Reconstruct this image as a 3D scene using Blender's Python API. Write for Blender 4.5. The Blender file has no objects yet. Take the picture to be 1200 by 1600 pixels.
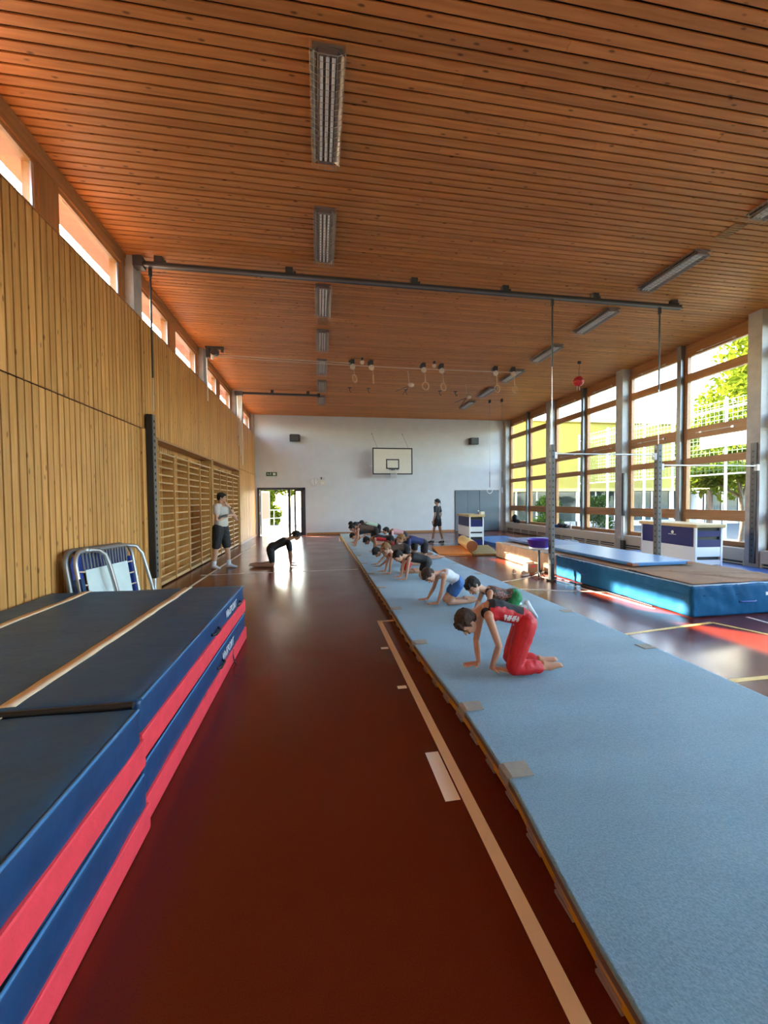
import bpy, bmesh, math, random
from mathutils import Vector, Matrix, noise as mnoise

random.seed(7)
scene = bpy.context.scene
COL = scene.collection

# ---------------------------------------------------------------- camera (1200 x 1600 frame)
FPX, CXP, CYP, EYE = 617.0, 600.0, 800.0, 1.58
def _cam_axes():
    d1 = Vector((499 - CXP, 783 - CYP, FPX)).normalized()          # room depth (+Y)
    d2 = Vector((4378 - CXP, 748 - CYP, FPX))                      # room width (+X)
    d2 = (d2 - d1 * d2.dot(d1)).normalized()
    d3 = d1.cross(d2)
    if d3.y > 0: d3 = -d3
    return d2, d1, d3
WX, WY, WZ = _cam_axes()                                           # world axes in camera coords (x right, y down, z forward)
EYEPT = Vector((0, 0, EYE))
def ray(u, v):
    d = Vector((u - CXP, v - CYP, FPX))
    return Vector((WX.dot(d), WY.dot(d), WZ.dot(d)))
def on_z(u, v, z=0.0):
    d = ray(u, v); return EYEPT + d * ((z - EYE) / d.z)
def on_y(u, v, y):
    d = ray(u, v); return EYEPT + d * (y / d.y)
def on_x(u, v, x):
    d = ray(u, v); return EYEPT + d * (x / d.x)

cam_data = bpy.data.cameras.new('camera')
cam = bpy.data.objects.new('camera', cam_data)
COL.objects.link(cam)
right = Vector((WX.x, WY.x, WZ.x)); down = Vector((WX.y, WY.y, WZ.y)); fwd = Vector((WX.z, WY.z, WZ.z))
m = Matrix((right, -down, -fwd)).transposed().to_4x4()
m.translation = EYEPT
cam.matrix_world = m
cam_data.sensor_fit = 'VERTICAL'; cam_data.sensor_height = 36.0; cam_data.sensor_width = 27.0
cam_data.lens = FPX / 1600.0 * 36.0
cam_data.clip_start = 0.05; cam_data.clip_end = 400
scene.camera = cam

# ---------------------------------------------------------------- light and exposure
SUN_DIR = Vector((1.0, -1.1, -0.634)).normalized()
SUN_EL = math.asin(-SUN_DIR.z)
world = bpy.data.worlds.new('sky'); scene.world = world; world.use_nodes = True
wn = world.node_tree; wn.nodes.clear()
sky = wn.nodes.new('ShaderNodeTexSky'); sky.sky_type = 'NISHITA'; sky.sun_disc = False
sky.sun_elevation = SUN_EL
sky.sun_rotation = math.atan2(-SUN_DIR.x, -SUN_DIR.y)
sky.air_density = 1.0; sky.dust_density = 2.5; sky.ozone_density = 1.0
bg = wn.nodes.new('ShaderNodeBackground'); bg.inputs['Strength'].default_value = 0.30
wo = wn.nodes.new('ShaderNodeOutputWorld')
wn.links.new(sky.outputs[0], bg.inputs[0]); wn.links.new(bg.outputs[0], wo.inputs[0])
sun_data = bpy.data.lights.new('sun', 'SUN'); sun_data.energy = 6.0; sun_data.angle = math.radians(0.55)
sun_data.color = (1.0, 0.86, 0.68)
sun = bpy.data.objects.new('sun', sun_data); COL.objects.link(sun)
sun.rotation_euler = (-SUN_DIR).to_track_quat('Z', 'Y').to_euler()
sun.location = (-10, 14, 14)
scene.view_settings.view_transform = 'Standard'; scene.view_settings.look = 'None'
scene.view_settings.gamma = 1.0; scene.view_settings.use_curve_mapping = False
scene.view_settings.exposure = 4.0
scene.cycles.use_denoising = True
scene.cycles.max_bounces = 12; scene.cycles.diffuse_bounces = 8; scene.cycles.glossy_bounces = 5
scene.cycles.transparent_max_bounces = 24; scene.cycles.transmission_bounces = 6
scene.cycles.sample_clamp_indirect = 12.0

# room
XB, XW, XR, XG, YF, YBK, ZC = -2.87, -3.06, 9.2, 9.5, 18.8, -5.2, 5.53
PIL = [-0.61, 3.25, 7.12, 10.98, 14.84, 18.66]                     # pillar axes along the hall

# ---------------------------------------------------------------- materials
MATS = {}
def nt(mt): return mt.node_tree.nodes, mt.node_tree.links
def mat(name, col, rough=0.5, metal=0.0, var=0.0, vscale=8.0, bump=0.0, bscale=60.0, spec=None, emit=None, sheen=0.0, coat=0.0):
    if name in MATS: return MATS[name]
    mt = bpy.data.materials.new(name); mt.use_nodes = True
    N, L = nt(mt); b = N['Principled BSDF']
    b.inputs['Base Color'].default_value = (*col, 1); b.inputs['Roughness'].default_value = rough
    b.inputs['Metallic'].default_value = metal
    if spec is not None: b.inputs['Specular IOR Level'].default_value = spec
    if sheen: b.inputs['Sheen Weight'].default_value = sheen
    if coat: b.inputs['Coat Weight'].default_value = coat; b.inputs['Coat Roughness'].default_value = 0.12
    if emit: b.inputs['Emission Color'].default_value = (*emit[0], 1); b.inputs['Emission Strength'].default_value = emit[1]
    if var or bump:
        tc = N.new('ShaderNodeTexCoord')
    if var:
        nz = N.new('ShaderNodeTexNoise'); nz.inputs['Scale'].default_value = vscale; nz.inputs['Detail'].default_value = 5
        L.new(tc.outputs['Object'], nz.inputs['Vector'])
        mr = N.new('ShaderNodeMapRange'); mr.inputs[1].default_value = 0.3; mr.inputs[2].default_value = 0.7
        mr.inputs[3].default_value = 1 - var; mr.inputs[4].default_value = 1 + var
        L.new(nz.outputs['Fac'], mr.inputs[0])
        mx = N.new('ShaderNodeVectorMath'); mx.operation = 'SCALE'; mx.inputs[0].default_value = col
        L.new(mr.outputs[0], mx.inputs['Scale']); L.new(mx.outputs[0], b.inputs['Base Color'])
    if bump:
        n2 = N.new('ShaderNodeTexNoise'); n2.inputs['Scale'].default_value = bscale; n2.inputs['Detail'].default_value = 3
        L.new(tc.outputs['Object'], n2.inputs['Vector'])
        bp = N.new('ShaderNodeBump'); bp.inputs['Strength'].default_value = bump; bp.inputs['Distance'].default_value = 0.01
        L.new(n2.outputs['Fac'], bp.inputs['Height']); L.new(bp.outputs[0], b.inputs['Normal'])
    MATS[name] = mt
    return mt

def wood(name, light, dark, knot, rough=0.45, axis=0, tone=0.16, knots=True, grain=26.0, gloss=0.3):
    """pine: grain stretched along one object axis, sparse knots, each board its own tone"""
    mt = bpy.data.materials.new(name); mt.use_nodes = True
    N, L = nt(mt); b = N['Principled BSDF']; b.inputs['Roughness'].default_value = rough
    b.inputs['Specular IOR Level'].default_value = gloss
    tc = N.new('ShaderNodeTexCoord'); oi = N.new('ShaderNodeObjectInfo')
    add = N.new('ShaderNodeVectorMath'); add.operation = 'MULTIPLY_ADD'
    L.new(oi.outputs['Random'], add.inputs[0]); add.inputs[1].default_value = (37.0, 53.0, 19.0)
    L.new(tc.outputs['Object'], add.inputs[2])
    mp = N.new('ShaderNodeMapping'); s = [grain, grain, grain]; s[axis] = 1.3
    mp.inputs['Scale'].default_value = s; L.new(add.outputs[0], mp.inputs['Vector'])
    nz = N.new('ShaderNodeTexNoise'); nz.inputs['Scale'].default_value = 1.0; nz.inputs['Detail'].default_value = 4
    nz.inputs['Distortion'].default_value = 0.6
    L.new(mp.outputs[0], nz.inputs['Vector'])
    cr = N.new('ShaderNodeValToRGB')
    cr.color_ramp.elements[0].position = 0.3; cr.color_ramp.elements[0].color = (*dark, 1)
    cr.color_ramp.elements[1].position = 0.66; cr.color_ramp.elements[1].color = (*light, 1)
    L.new(nz.outputs['Fac'], cr.inputs['Fac'])
    out = cr.outputs['Color']
    if knots:
        m2 = N.new('ShaderNodeMapping'); s2 = [11.0, 11.0, 11.0]; s2[axis] = 4.0
        m2.inputs['Scale'].default_value = s2; L.new(add.outputs[0], m2.inputs['Vector'])
        vo = N.new('ShaderNodeTexVoronoi'); vo.inputs['Scale'].default_value = 1.0; vo.inputs['Randomness'].default_value = 1.0
        L.new(m2.outputs[0], vo.inputs['Vector'])
        r2 = N.new('ShaderNodeMapRange'); r2.inputs[1].default_value = 0.07; r2.inputs[2].default_value = 0.16
        r2.inputs[3].default_value = 0.75; r2.inputs[4].default_value = 0.0
        L.new(vo.outputs['Distance'], r2.inputs[0])
        mk = N.new('ShaderNodeMix'); mk.data_type = 'RGBA'
        L.new(r2.outputs[0], mk.inputs['Factor']); L.new(out, mk.inputs[6]); mk.inputs[7].default_value = (*knot, 1)
        out = mk.outputs[2]
    mr = N.new('ShaderNodeMapRange'); mr.inputs[3].default_value = 1 - tone; mr.inputs[4].default_value = 1 + tone
    L.new(oi.outputs['Random'], mr.inputs[0])
    sc = N.new('ShaderNodeVectorMath'); sc.operation = 'SCALE'
    L.new(out, sc.inputs[0]); L.new(mr.outputs[0], sc.inputs['Scale'])
    L.new(sc.outputs[0], b.inputs['Base Color'])
    bp = N.new('ShaderNodeBump'); bp.inputs['Strength'].default_value = 0.12; bp.inputs['Distance'].default_value = 0.004
    L.new(nz.outputs['Fac'], bp.inputs['Height']); L.new(bp.outputs[0], b.inputs['Normal'])
    MATS[name] = mt
    return mt

def glass_mat(name, tint=(0.93, 0.96, 0.95), refl=1.0):
    mt = bpy.data.materials.new(name); mt.use_nodes = True
    N, L = nt(mt); N.clear()
    o = N.new('ShaderNodeOutputMaterial'); t = N.new('ShaderNodeBsdfTransparent'); g = N.new('ShaderNodeBsdfGlossy')
    t.inputs[0].default_value = (*tint, 1); g.inputs['Roughness'].default_value = 0.02
    lw = N.new('ShaderNodeLayerWeight'); lw.inputs['Blend'].default_value = 0.5
    pw = N.new('ShaderNodeMath'); pw.operation = 'POWER'; pw.inputs[1].default_value = 5.0
    L.new(lw.outputs['Facing'], pw.inputs[0])
    mu = N.new('ShaderNodeMath'); mu.operation = 'MULTIPLY_ADD'; mu.inputs[1].default_value = 0.85; mu.inputs[2].default_value = 0.035*refl
    mu.use_clamp = True
    fr = pw
    mx = N.new('ShaderNodeMixShader')
    L.new(fr.outputs[0], mu.inputs[0]); L.new(mu.outputs[0], mx.inputs[0]); L.new(t.outputs[0], mx.inputs[1]); L.new(g.outputs[0], mx.inputs[2])
    L.new(mx.outputs[0], o.inputs[0]); MATS[name] = mt
    return mt

# ---------------------------------------------------------------- mesh helpers
class MB:
    """collects shapes and links them as ONE mesh object"""
    def __init__(self): self.v = []; self.f = []; self.mi = []; self.smooth = []
    def add(self, vs, fs, mi=0, smooth=False):
        o = len(self.v); self.v += [tuple(p) for p in vs]
        for f in fs: self.f.append([i + o for i in f]); self.mi.append(mi); self.smooth.append(smooth)
        return self
    def box(self, a, b, mi=0, bev=0.0):
        x0, y0, z0 = [min(p, q) for p, q in zip(a, b)]; x1, y1, z1 = [max(p, q) for p, q in zip(a, b)]
        if bev <= 0:
            vs = [(x0,y0,z0),(x1,y0,z0),(x1,y1,z0),(x0,y1,z0),(x0,y0,z1),(x1,y0,z1),(x1,y1,z1),(x0,y1,z1)]
            return self.add(vs, [(3,2,1,0),(4,5,6,7),(0,1,5,4),(1,2,6,5),(2,3,7,6),(3,0,4,7)], mi)
        bm = bmesh.new(); bmesh.ops.create_cube(bm, size=1)
        for w in bm.verts:
            w.co = ((x0+x1)/2 + w.co.x*(x1-x0), (y0+y1)/2 + w.co.y*(y1-y0), (z0+z1)/2 + w.co.z*(z1-z0))
        bmesh.ops.bevel(bm, geom=bm.edges[:], offset=bev, segments=2, affect='EDGES', profile=0.6)
        return self.from_bm(bm, mi)
    def from_bm(self, bm, mi=0, smooth=False):
        bm.verts.ensure_lookup_table(); bm.verts.index_update()
        self.add([w.co[:] for w in bm.verts], [[w.index for w in f.verts] for f in bm.faces], mi, smooth); bm.free()
        return self
    def obox(self, c, ax, ay, az, mi=0):
        """oriented box: centre and three half vectors"""
        c, ax, ay, az = map(Vector, (c, ax, ay, az)); vs = []
        for k in (-1, 1):
            for (i, j) in ((-1,-1),(1,-1),(1,1),(-1,1)): vs.append(c + ax*i + ay*j + az*k)
        return self.add(vs, [(3,2,1,0),(4,5,6,7),(0,1,5,4),(1,2,6,5),(2,3,7,6),(3,0,4,7)], mi)
    def bar(self, a, b, w, h, mi=0, up=(0,0,1)):
        a, b = Vector(a), Vector(b); d = (b - a); u = Vector(up)
        s = d.normalized().cross(u)
        if s.length < 1e-4: s = d.normalized().cross(Vector((1,0,0)))
        s.normalize(); u = s.cross(d.normalized())
        return self.obox((a+b)/2, d/2, s*w/2, u*h/2, mi)
    def tube(self, pts, r, n=8, mi=0, closed=False, cap=True):
        pts = [Vector(p) for p in pts]; k = len(pts); rs = r if isinstance(r, (list, tuple)) else [r]*k
        rings = []; prev = None
        for i, p in enumerate(pts):
            if closed: t = pts[(i+1) % k] - pts[i-1]
            else: t = pts[min(i+1, k-1)] - pts[max(i-1, 0)]
            t.normalize()
            if prev is None:
                s = t.cross(Vector((0,0,1)))
                if s.length < 1e-3: s = t.cross(Vector((0,1,0)))
            else: s = prev - t*prev.dot(t)
            s.normalize(); prev = s; q = t.cross(s)
            rings.append([p + (s*math.cos(2*math.pi*j/n) + q*math.sin(2*math.pi*j/n))*rs[i] for j in range(n)])
        vs = [v for rg in rings for v in rg]; fs = []
        for i in range(k if closed else k-1):
            a, b = i*n, ((i+1) % k)*n
            for j in range(n): fs.append((a+j, a+(j+1) % n, b+(j+1) % n, b+j))
        self.add(vs, fs, mi, True)
        if cap and not closed:
            self.add(rings[0], [list(range(n))[::-1]], mi); self.add(rings[-1], [list(range(n))], mi)
        return self
    def cyl(self, a, b, r, n=12, mi=0, r2=None): return self.tube([a, b], [r, r if r2 is None else r2], n, mi)
    def ball(self, c, r, mi=0, sub=2, axes=None):
        bm = bmesh.new(); bmesh.ops.create_icosphere(bm, subdivisions=sub, radius=1)
        rr = r if isinstance(r, (list, tuple)) else (r, r, r)
        for w in bm.verts:
            q = Vector((w.co.x*rr[0], w.co.y*rr[1], w.co.z*rr[2]))
            if axes: q = axes[0]*q.x + axes[1]*q.y + axes[2]*q.z
            w.co = Vector(c) + q
        return self.from_bm(bm, mi, True)
    def prism(self, poly, d, mi=0):
        """closed polygon (3-D points) pushed along d"""
        n = len(poly); d = Vector(d); a = [Vector(p) for p in poly]; b = [p + d for p in a]
        fs = [list(range(n))[::-1], list(range(n, 2*n))] + [(i, (i+1) % n, n+(i+1) % n, n+i) for i in range(n)]
        return self.add(a + b, fs, mi)
    def mesh(self, name, mats):
        me = bpy.data.meshes.new(name); me.from_pydata(self.v, [], self.f); 
        for mm in (mats if isinstance(mats, (list, tuple)) else [mats]): me.materials.append(MATS[mm] if isinstance(mm, str) else mm)
        me.polygons.foreach_set('material_index', self.mi); me.polygons.foreach_set('use_smooth', self.smooth)
        bm = bmesh.new(); bm.from_mesh(me); bmesh.ops.recalc_face_normals(bm, faces=bm.faces[:]); bm.to_mesh(me); bm.free()
        me.update(); return me
    def build(self, name, mats, parent=None, loc=None):
        return link(name, self.mesh(name, mats), parent, loc)

def link(name, me, parent=None, loc=None, rot=None, sc=None):
    o = bpy.data.objects.new(name, me); COL.objects.link(o)
    if parent is not None: o.parent = parent
    if loc is not None: o.location = loc
    if rot is not None: o.rotation_euler = rot
    if sc is not None: o.scale = sc
    return o
def tag(o, label=None, cat=None, group=None, kind=None):
    if label: o['label'] = label
    if cat: o['category'] = cat
    if group: o['group'] = group
    if kind: o['kind'] = kind
    return o
def thing(name, label, cat, loc=(0,0,0), group=None, kind=None, rotz=0):
    o = bpy.data.objects.new(name, None); COL.objects.link(o); o.location = loc; o.rotation_euler = (0, 0, rotz)
    o.empty_display_size = 0.1
    return tag(o, label, cat, group, kind)
def struct(name, label, cat, loc=(0,0,0)):
    return thing(name, label, cat, loc, None, 'structure')
# ================================================================ MATERIALS OF THE HALL
wood('pine_ceiling', (0.66, 0.27, 0.080), (0.52, 0.185, 0.050), (0.08, 0.025, 0.008), rough=0.5, tone=0.13)
wood('pine_wall', (0.70, 0.36, 0.115), (0.54, 0.245, 0.066), (0.16, 0.065, 0.02), rough=0.45, tone=0.12)
wood('pine_frame', (0.42, 0.20, 0.075), (0.33, 0.145, 0.05), (0.1, 0.04, 0.01), rough=0.4, axis=1, tone=0.06, knots=False)
wood('pine_frame_up', (0.42, 0.20, 0.075), (0.33, 0.145, 0.05), (0.1, 0.04, 0.01), rough=0.4, axis=2, tone=0.06, knots=False)
wood('beech', (0.62, 0.40, 0.18), (0.52, 0.31, 0.12), (0.2, 0.1, 0.04), rough=0.4, axis=1, tone=0.08, knots=False)
wood('beech_up', (0.50, 0.27, 0.09), (0.40, 0.20, 0.06), (0.2, 0.1, 0.04), rough=0.4, axis=2, tone=0.08, knots=False)
mat('groove', (0.030, 0.010, 0.004), 0.9)
mat('plaster', (0.66, 0.66, 0.66), 0.75, var=0.03, vscale=3, bump=0.1, bscale=40)
mat('concrete', (0.42, 0.39, 0.35), 0.8, var=0.10, vscale=6, bump=0.2, bscale=50)
mat('steel_dark', (0.075, 0.075, 0.075), 0.45, 0.5)
mat('steel_grey', (0.22, 0.22, 0.22), 0.42, 0.7)
mat('steel_light', (0.6, 0.6, 0.6), 0.3, 0.9)
mat('black', (0.012, 0.012, 0.013), 0.5)
mat('white_paint', (0.78, 0.78, 0.76), 0.45)
mat('cream_metal', (0.62, 0.53, 0.40), 0.5)
mat('soffit', (0.60, 0.17, 0.075), 0.6)
mat('line_cream', (0.97, 0.88, 0.72), 0.4)
mat('line_white', (0.72, 0.66, 0.60), 0.4)
mat('line_yellow', (0.75, 0.55, 0.14), 0.4)
glass_mat('glass')
glass_mat('glass_dark', (0.62, 0.67, 0.68), 1.6)

# floor: polished dark red linoleum
def floor_material():
    mt = bpy.data.materials.new('linoleum_red'); mt.use_nodes = True
    N, L = nt(mt); b = N['Principled BSDF']
    tc = N.new('ShaderNodeTexCoord')
    nz = N.new('ShaderNodeTexNoise'); nz.inputs['Scale'].default_value = 1.3; nz.inputs['Detail'].default_value = 6
    L.new(tc.outputs['Object'], nz.inputs['Vector'])
    n2 = N.new('ShaderNodeTexNoise'); n2.inputs['Scale'].default_value = 190; n2.inputs['Detail'].default_value = 2
    L.new(tc.outputs['Object'], n2.inputs['Vector'])
    cr = N.new('ShaderNodeValToRGB')
    cr.color_ramp.elements[0].position = 0.3; cr.color_ramp.elements[0].color = (0.115, 0.014, 0.004, 1)
    cr.color_ramp.elements[1].position = 0.75; cr.color_ramp.elements[1].color = (0.150, 0.021, 0.006, 1)
    L.new(n2.outputs['Fac'], cr.inputs[0]); L.new(cr.outputs[0], b.inputs['Base Color'])
    mr = N.new('ShaderNodeMapRange'); mr.inputs[1].default_value = 0.3; mr.inputs[2].default_value = 0.7
    mr.inputs[3].default_value = 0.19; mr.inputs[4].default_value = 0.27
    L.new(nz.outputs['Fac'], mr.inputs[0]); L.new(mr.outputs[0], b.inputs['Roughness'])
    b.inputs['IOR'].default_value = 1.45
    bp = N.new('ShaderNodeBump'); bp.inputs['Strength'].default_value = 0.03; bp.inputs['Distance'].default_value = 0.002
    L.new(n2.outputs['Fac'], bp.inputs['Height']); L.new(bp.outputs[0], b.inputs['Normal'])
    MATS['linoleum_red'] = mt
floor_material()

# ================================================================ FLOOR
o = MB().box((-3.35, YBK, -0.2), (9.75, YF + 0.05, 0)).build('floor', 'linoleum_red')
tag(o, 'dark red polished linoleum floor with painted court lines', 'floor', kind='structure')
FLOOR = o
def floor_line(pts, w, m, closed=False):
    """painted line: thin strip following points on the floor"""
    mb = MB()
    for a, b in zip(pts, pts[1:]):
        a = Vector((a[0], a[1], 0.001)); b = Vector((b[0], b[1], 0.001)); d = (b - a).normalized(); s = Vector((-d.y, d.x, 0))*w/2
        e = d*w/2
        mb.prism([a - s - e*0, b - s + e*0, b + s, a + s], (0, 0, 0.0012))
    return mb.build('court_line', m, FLOOR)
floor_line([(0.755, 0.4), (0.755, 5.10)], 0.062, 'line_cream')
floor_line([(0.724, 5.07), (0.95, 5.07)], 0.05, 'line_cream')
for y in (4.13, 3.23): floor_line([(0.63, y), (0.708, y)], 0.05, 'line_cream')
floor_line([(0.672, 1.947), (0.672, 2.352)], 0.083, 'line_cream')
floor_line([(-2.42, 5.0), (-2.36, 15.2)], 0.05, 'line_cream')
floor_line([(-2.55, 9.02), (0.86, 9.06)], 0.05, 'line_white')
floor_line([(-0.62, 17.9), (0.82, 17.86)], 0.05, 'line_cream')
floor_line([(0.78, 15.5), (0.84, 17.86)], 0.05, 'line_cream')
floor_line([(3.2, 4.0), (4.88, 4.22)], 0.05, 'line_yellow')
floor_line([(4.88, 4.22), (5.2, 3.42), (5.6, 2.4)], 0.05, 'line_yellow')
floor_line([(3.2, 2.83), (6.5, 2.85)], 0.055, 'line_yellow')
floor_line([(5.55, 4.33), (5.5, 2.0)], 0.05, 'line_white')
floor_line([(3.2, 6.55), (4.1, 6.17), (4.79, 5.92)], 0.05, 'line_white')
arc = [(2.6 + 3.05*math.cos(a), 10.0 + 3.05*math.sin(a)) for a in [math.radians(-78 + 8*i) for i in range(9)]]
floor_line(arc, 0.05, 'line_white')
floor_line([(3.0, 10.73), (4.6, 10.65)], 0.05, 'line_white')
floor_line([(3.1, 13.86), (6.0, 13.75)], 0.05, 'line_white')
floor_line([(4.42, 7.5), (4.70, 4.9)], 0.05, 'line_white')

# ================================================================ CEILING
ceil = struct('ceiling', 'board ceiling of orange-brown pine with dark joints across the hall', 'ceiling')
MB().box((-3.3, YBK, ZC + 0.030), (9.75, YF + 0.05, ZC + 0.25)).build('backing', 'groove', ceil)
PITCH = 0.1057
bd = MB().box((-0.5, -0.0472, 0), (0.5, 0.0472, 0.02), bev=0.004)
bme = bd.mesh('ceiling_board', 'pine_ceiling')
XC0, XC1 = -3.04, 9.48
lens = {}
def board_mesh(L, w, t, mname, axis):
    key = (round(L, 3), w, mname)
    if key not in lens:
        b_ = MB()
        if axis == 0: b_.box((-L/2, -w/2, 0), (L/2, w/2, t), bev=0.004)
        else: b_.box((-t, -w/2, -L/2), (0, w/2, L/2), bev=0.004)
        lens[key] = b_.mesh('board', mname)
    return lens[key]
k = 0; y = 2.62
while y < YF - 0.02:
    cut = [3.1, 5.6, 1.4, 6.9, 2.2, 4.4, 7.6][(k*3) % 7]
    for a, b in ((XC0, cut), (cut + 0.002, XC1)):
        link('ceiling_board', board_mesh(round(b - a, 2), 0.0845, 0.02, 'pine_ceiling', 0), ceil, ((a+b)/2, y, ZC + random.uniform(0, 0.0015)))
    k += 1; y += PITCH
# boards behind the camera stay one simple part
rest = MB(); y = 2.62 - PITCH
while y > YBK: rest.box((XC0, y - 0.0472, ZC), (XC1, y + 0.0472, ZC + 0.02)); y -= PITCH
tag(rest.build('rear_boards', 'pine_ceiling', ceil), kind='stuff')

# ================================================================ LEFT WALL
wood('pine_wall_up', (0.70, 0.36, 0.115), (0.54, 0.245, 0.066), (0.16, 0.065, 0.02), rough=0.42, axis=2, tone=0.12)
wl = struct('wall_left', 'left wall clad in vertical pine boards with wall bar niches', 'wall')
SILL = 4.62; NT = 2.74
NICHES = [(7.72, 11.36), (11.50, 15.14)]
back = MB()
def wall_backing(y0, y1, z0, z1, xf=XB - 0.030): back.box((-3.34, y0, z0), (xf, y1, z1))
wall_backing(YBK, NICHES[0][0], 0, SILL); wall_backing(NICHES[0][0], NICHES[1][1], NT, SILL)
wall_backing(NICHES[0][1], NICHES[1][0], 0, NT); wall_backing(NICHES[1][1], YF, 0, SILL)
for a, b in NICHES: back.box((-3.34, a, 0), (-3.16, b, NT))
back.build('backing', 'groove', wl)
PW = 0.1022
def vboards(y0, y1, z0, z1, xf):
    y = y0 + PW/2
    while y < y1 - PW*0.4:
        link('wall_board', board_mesh(round(z1 - z0, 3), 0.0825, 0.02, 'pine_wall_up', 2), wl, (xf + random.uniform(-0.0015, 0.0015), y, (z0+z1)/2)); y += PW
vboards(3.55, 7.16, 2.815, SILL, XB); vboards(3.55, 7.05, 0.0, 2.80, XB)
vboards(7.16, 11.25, NT + 0.012, SILL, XB); vboards(11.265, 15.13, NT + 0.012, SILL, XB); vboards(15.15, YF, 2.80, SILL, XB)
vboards(15.15, YF, 0.0, 2.785, XB)
for a, b in NICHES: vboards(a + 0.02, b - 0.02, 0.0, NT - 0.03, -3.14)
rb = MB(); y = 3.5
while y > YBK: rb.box((XB - 0.02, y - 0.0468, 0), (XB, y + 0.0468, SILL)); y -= PW
tag(rb.build('rear_boards', 'pine_wall_up', wl), kind='stuff')
# light upright board beside the first niche, jambs and head rails of the niches
MB().box((XB - 0.02, 7.06, 0), (XB + 0.022, 7.36, 2.80), bev=0.003).build('edge_board', 'pine_wall_up', wl)
MB().box((XB - 0.02, 7.42, 0), (XB + 0.004, NICHES[0][0], 2.74)).build('edge_board', 'beech_up', wl)
for a, b in NICHES:
    MB().box((-3.16, a, NT - 0.03), (XB + 0.008, b, NT + 0.01)).build('head_rail', 'pine_frame', wl)
    for yy in (a - 0.0, b): MB().box((-3.16, yy - 0.02, 0), (XB + 0.004, yy + 0.02, NT)).build('niche_jamb', 'beech_up', wl)
MB().box((XB - 0.02, NICHES[0][1] + 0.02, 0), (XB - 0.002, NICHES[1][0] - 0.02, NT)).build('edge_board', 'beech_up', wl)
MB().box((XB - 0.22, YBK, SILL), (XB + 0.004, YF, SILL + 0.02)).build('window_ledge', 'pine_frame', wl)
bb = MB().box((XB, 15.2, 0), (XB + 0.014, YF, 0.10)).build('baseboard_left', 'pine_frame')
tag(bb, 'pine baseboard along the far left wall', 'baseboard', kind='structure')

# clerestory: header, posts, windows, pillars
hd = MB().box((XW - 0.12, YBK, 5.34), (XW + 0.06, YF, ZC)).build('header_beam', 'pine_frame', wl)
MB().box((XW + 0.06, YBK, ZC - 0.05), (XW + 0.075, YF, ZC)).build('cornice', 'pine_frame', wl)
MB().box((XW - 0.12, YBK, SILL), (XW + 0.03, YF, SILL + 0.035)).build('sill_beam', 'pine_frame', wl)
wi = 1
bays = [(PIL[i], PIL[i+1]) for i in range(len(PIL) - 1)]
for (p0, p1) in [(-4.47, PIL[0])] + bays:
    mid = (p0 + p1)/2
    MB().box((XW - 0.12, mid - 0.165, SILL + 0.035), (XW + 0.05, mid + 0.165, 5.34)).build('window_post', 'pine_frame_up', wl)
    for pp, sgn in ((p0, 1), (p1, -1)):
        MB().box((XW - 0.12, pp, SILL + 0.035), (XW + 0.05, pp + sgn*0.26, 5.34)).build('window_post', 'pine_frame_up', wl)
    for (a, b) in ((p0 + 0.26, mid - 0.165), (mid + 0.165, p1 - 0.26)):
        if b < 3.4:                                                     # behind the camera: plain window
            w = struct('window_%d' % wi, 'clerestory window of the left wall nearer than the picture edge, number %d from behind' % wi, 'window', (XW, (a+b)/2, 5.0))
        else:
            w = struct('window_%d' % wi, 'low clerestory window in orange wood frame under the ceiling, left wall, row place %d' % (wi - 4), 'window', (XW, (a+b)/2, 5.0))
        h = (b - a)/2; fr = MB(); t = 0.045
        for z0, z1 in ((-0.345, -0.345 + t), (0.34 - t, 0.34)): fr.box((-0.03, -h, z0), (0.03, h, z1))
        for y0, y1 in ((-h, -h + t), (h - t, h)): fr.box((-0.03, y0, -0.345 + t), (0.03, y1, 0.34 - t))
        fr.build('frame', 'pine_frame', w)
        MB().box((-0.006, -h + t, -0.345 + t), (0.006, h - t, 0.34 - t)).build('pane', 'glass', w)
        MB().box((0.01, h - t - 0.04, -0.3), (0.03, h - t, 0.29)).build('metal_strip', 'steel_light', w)
        wi += 1
for i, p in enumerate([-4.47] + PIL):
    if p > 18: o = MB().box((XW - 0.12, p - 0.02, SILL - 0.06), (XB - 0.012, YF, ZC), bev=0.01)
    else: o = MB().box((XW - 0.12, p - 0.15, SILL - 0.02), (XB - 0.012, p + 0.15, ZC), bev=0.01)
    o = o.build('pillar', 'concrete')
    tag(o, 'concrete pillar between the clerestory windows, number %d along the left wall' % (i + 1), 'pillar', kind='structure')
# eaves outside the clerestory
o = MB().box((XW - 0.37, YBK, 5.37), (XW - 0.12, YF + 0.4, 5.75)).build('roof_eave', 'soffit')
tag(o, 'orange-red roof eave outside the clerestory windows', 'eave', kind='structure')

# ================================================================ FAR WALL
DX0, DX1, DZ = -2.80, -0.64, 2.215
wf = struct('wall_far', 'white plastered end wall of the hall', 'wall')
MB().box((-3.34, YF, 0), (DX0, YF + 0.3, ZC + 0.1)).box((DX1, YF, 0), (9.75, YF + 0.3, ZC + 0.1)).box((DX0, YF, DZ), (DX1, YF + 0.3, ZC + 0.1)).build('plaster', 'plaster', wf)
o = MB().box((DX1 + 0.04, YF - 0.018, 0), (6.64, YF, 0.10)).build('baseboard_far', 'pine_frame')
tag(o, 'brown pine baseboard along the white end wall', 'baseboard', kind='structure')
# wall behind the camera
o = MB().box((-3.34, YBK - 0.3, 0), (9.75, YBK, ZC + 0.1)).build('wall_back', 'plaster')
tag(o, 'plain white end wall behind the camera', 'wall', kind='structure')

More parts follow.
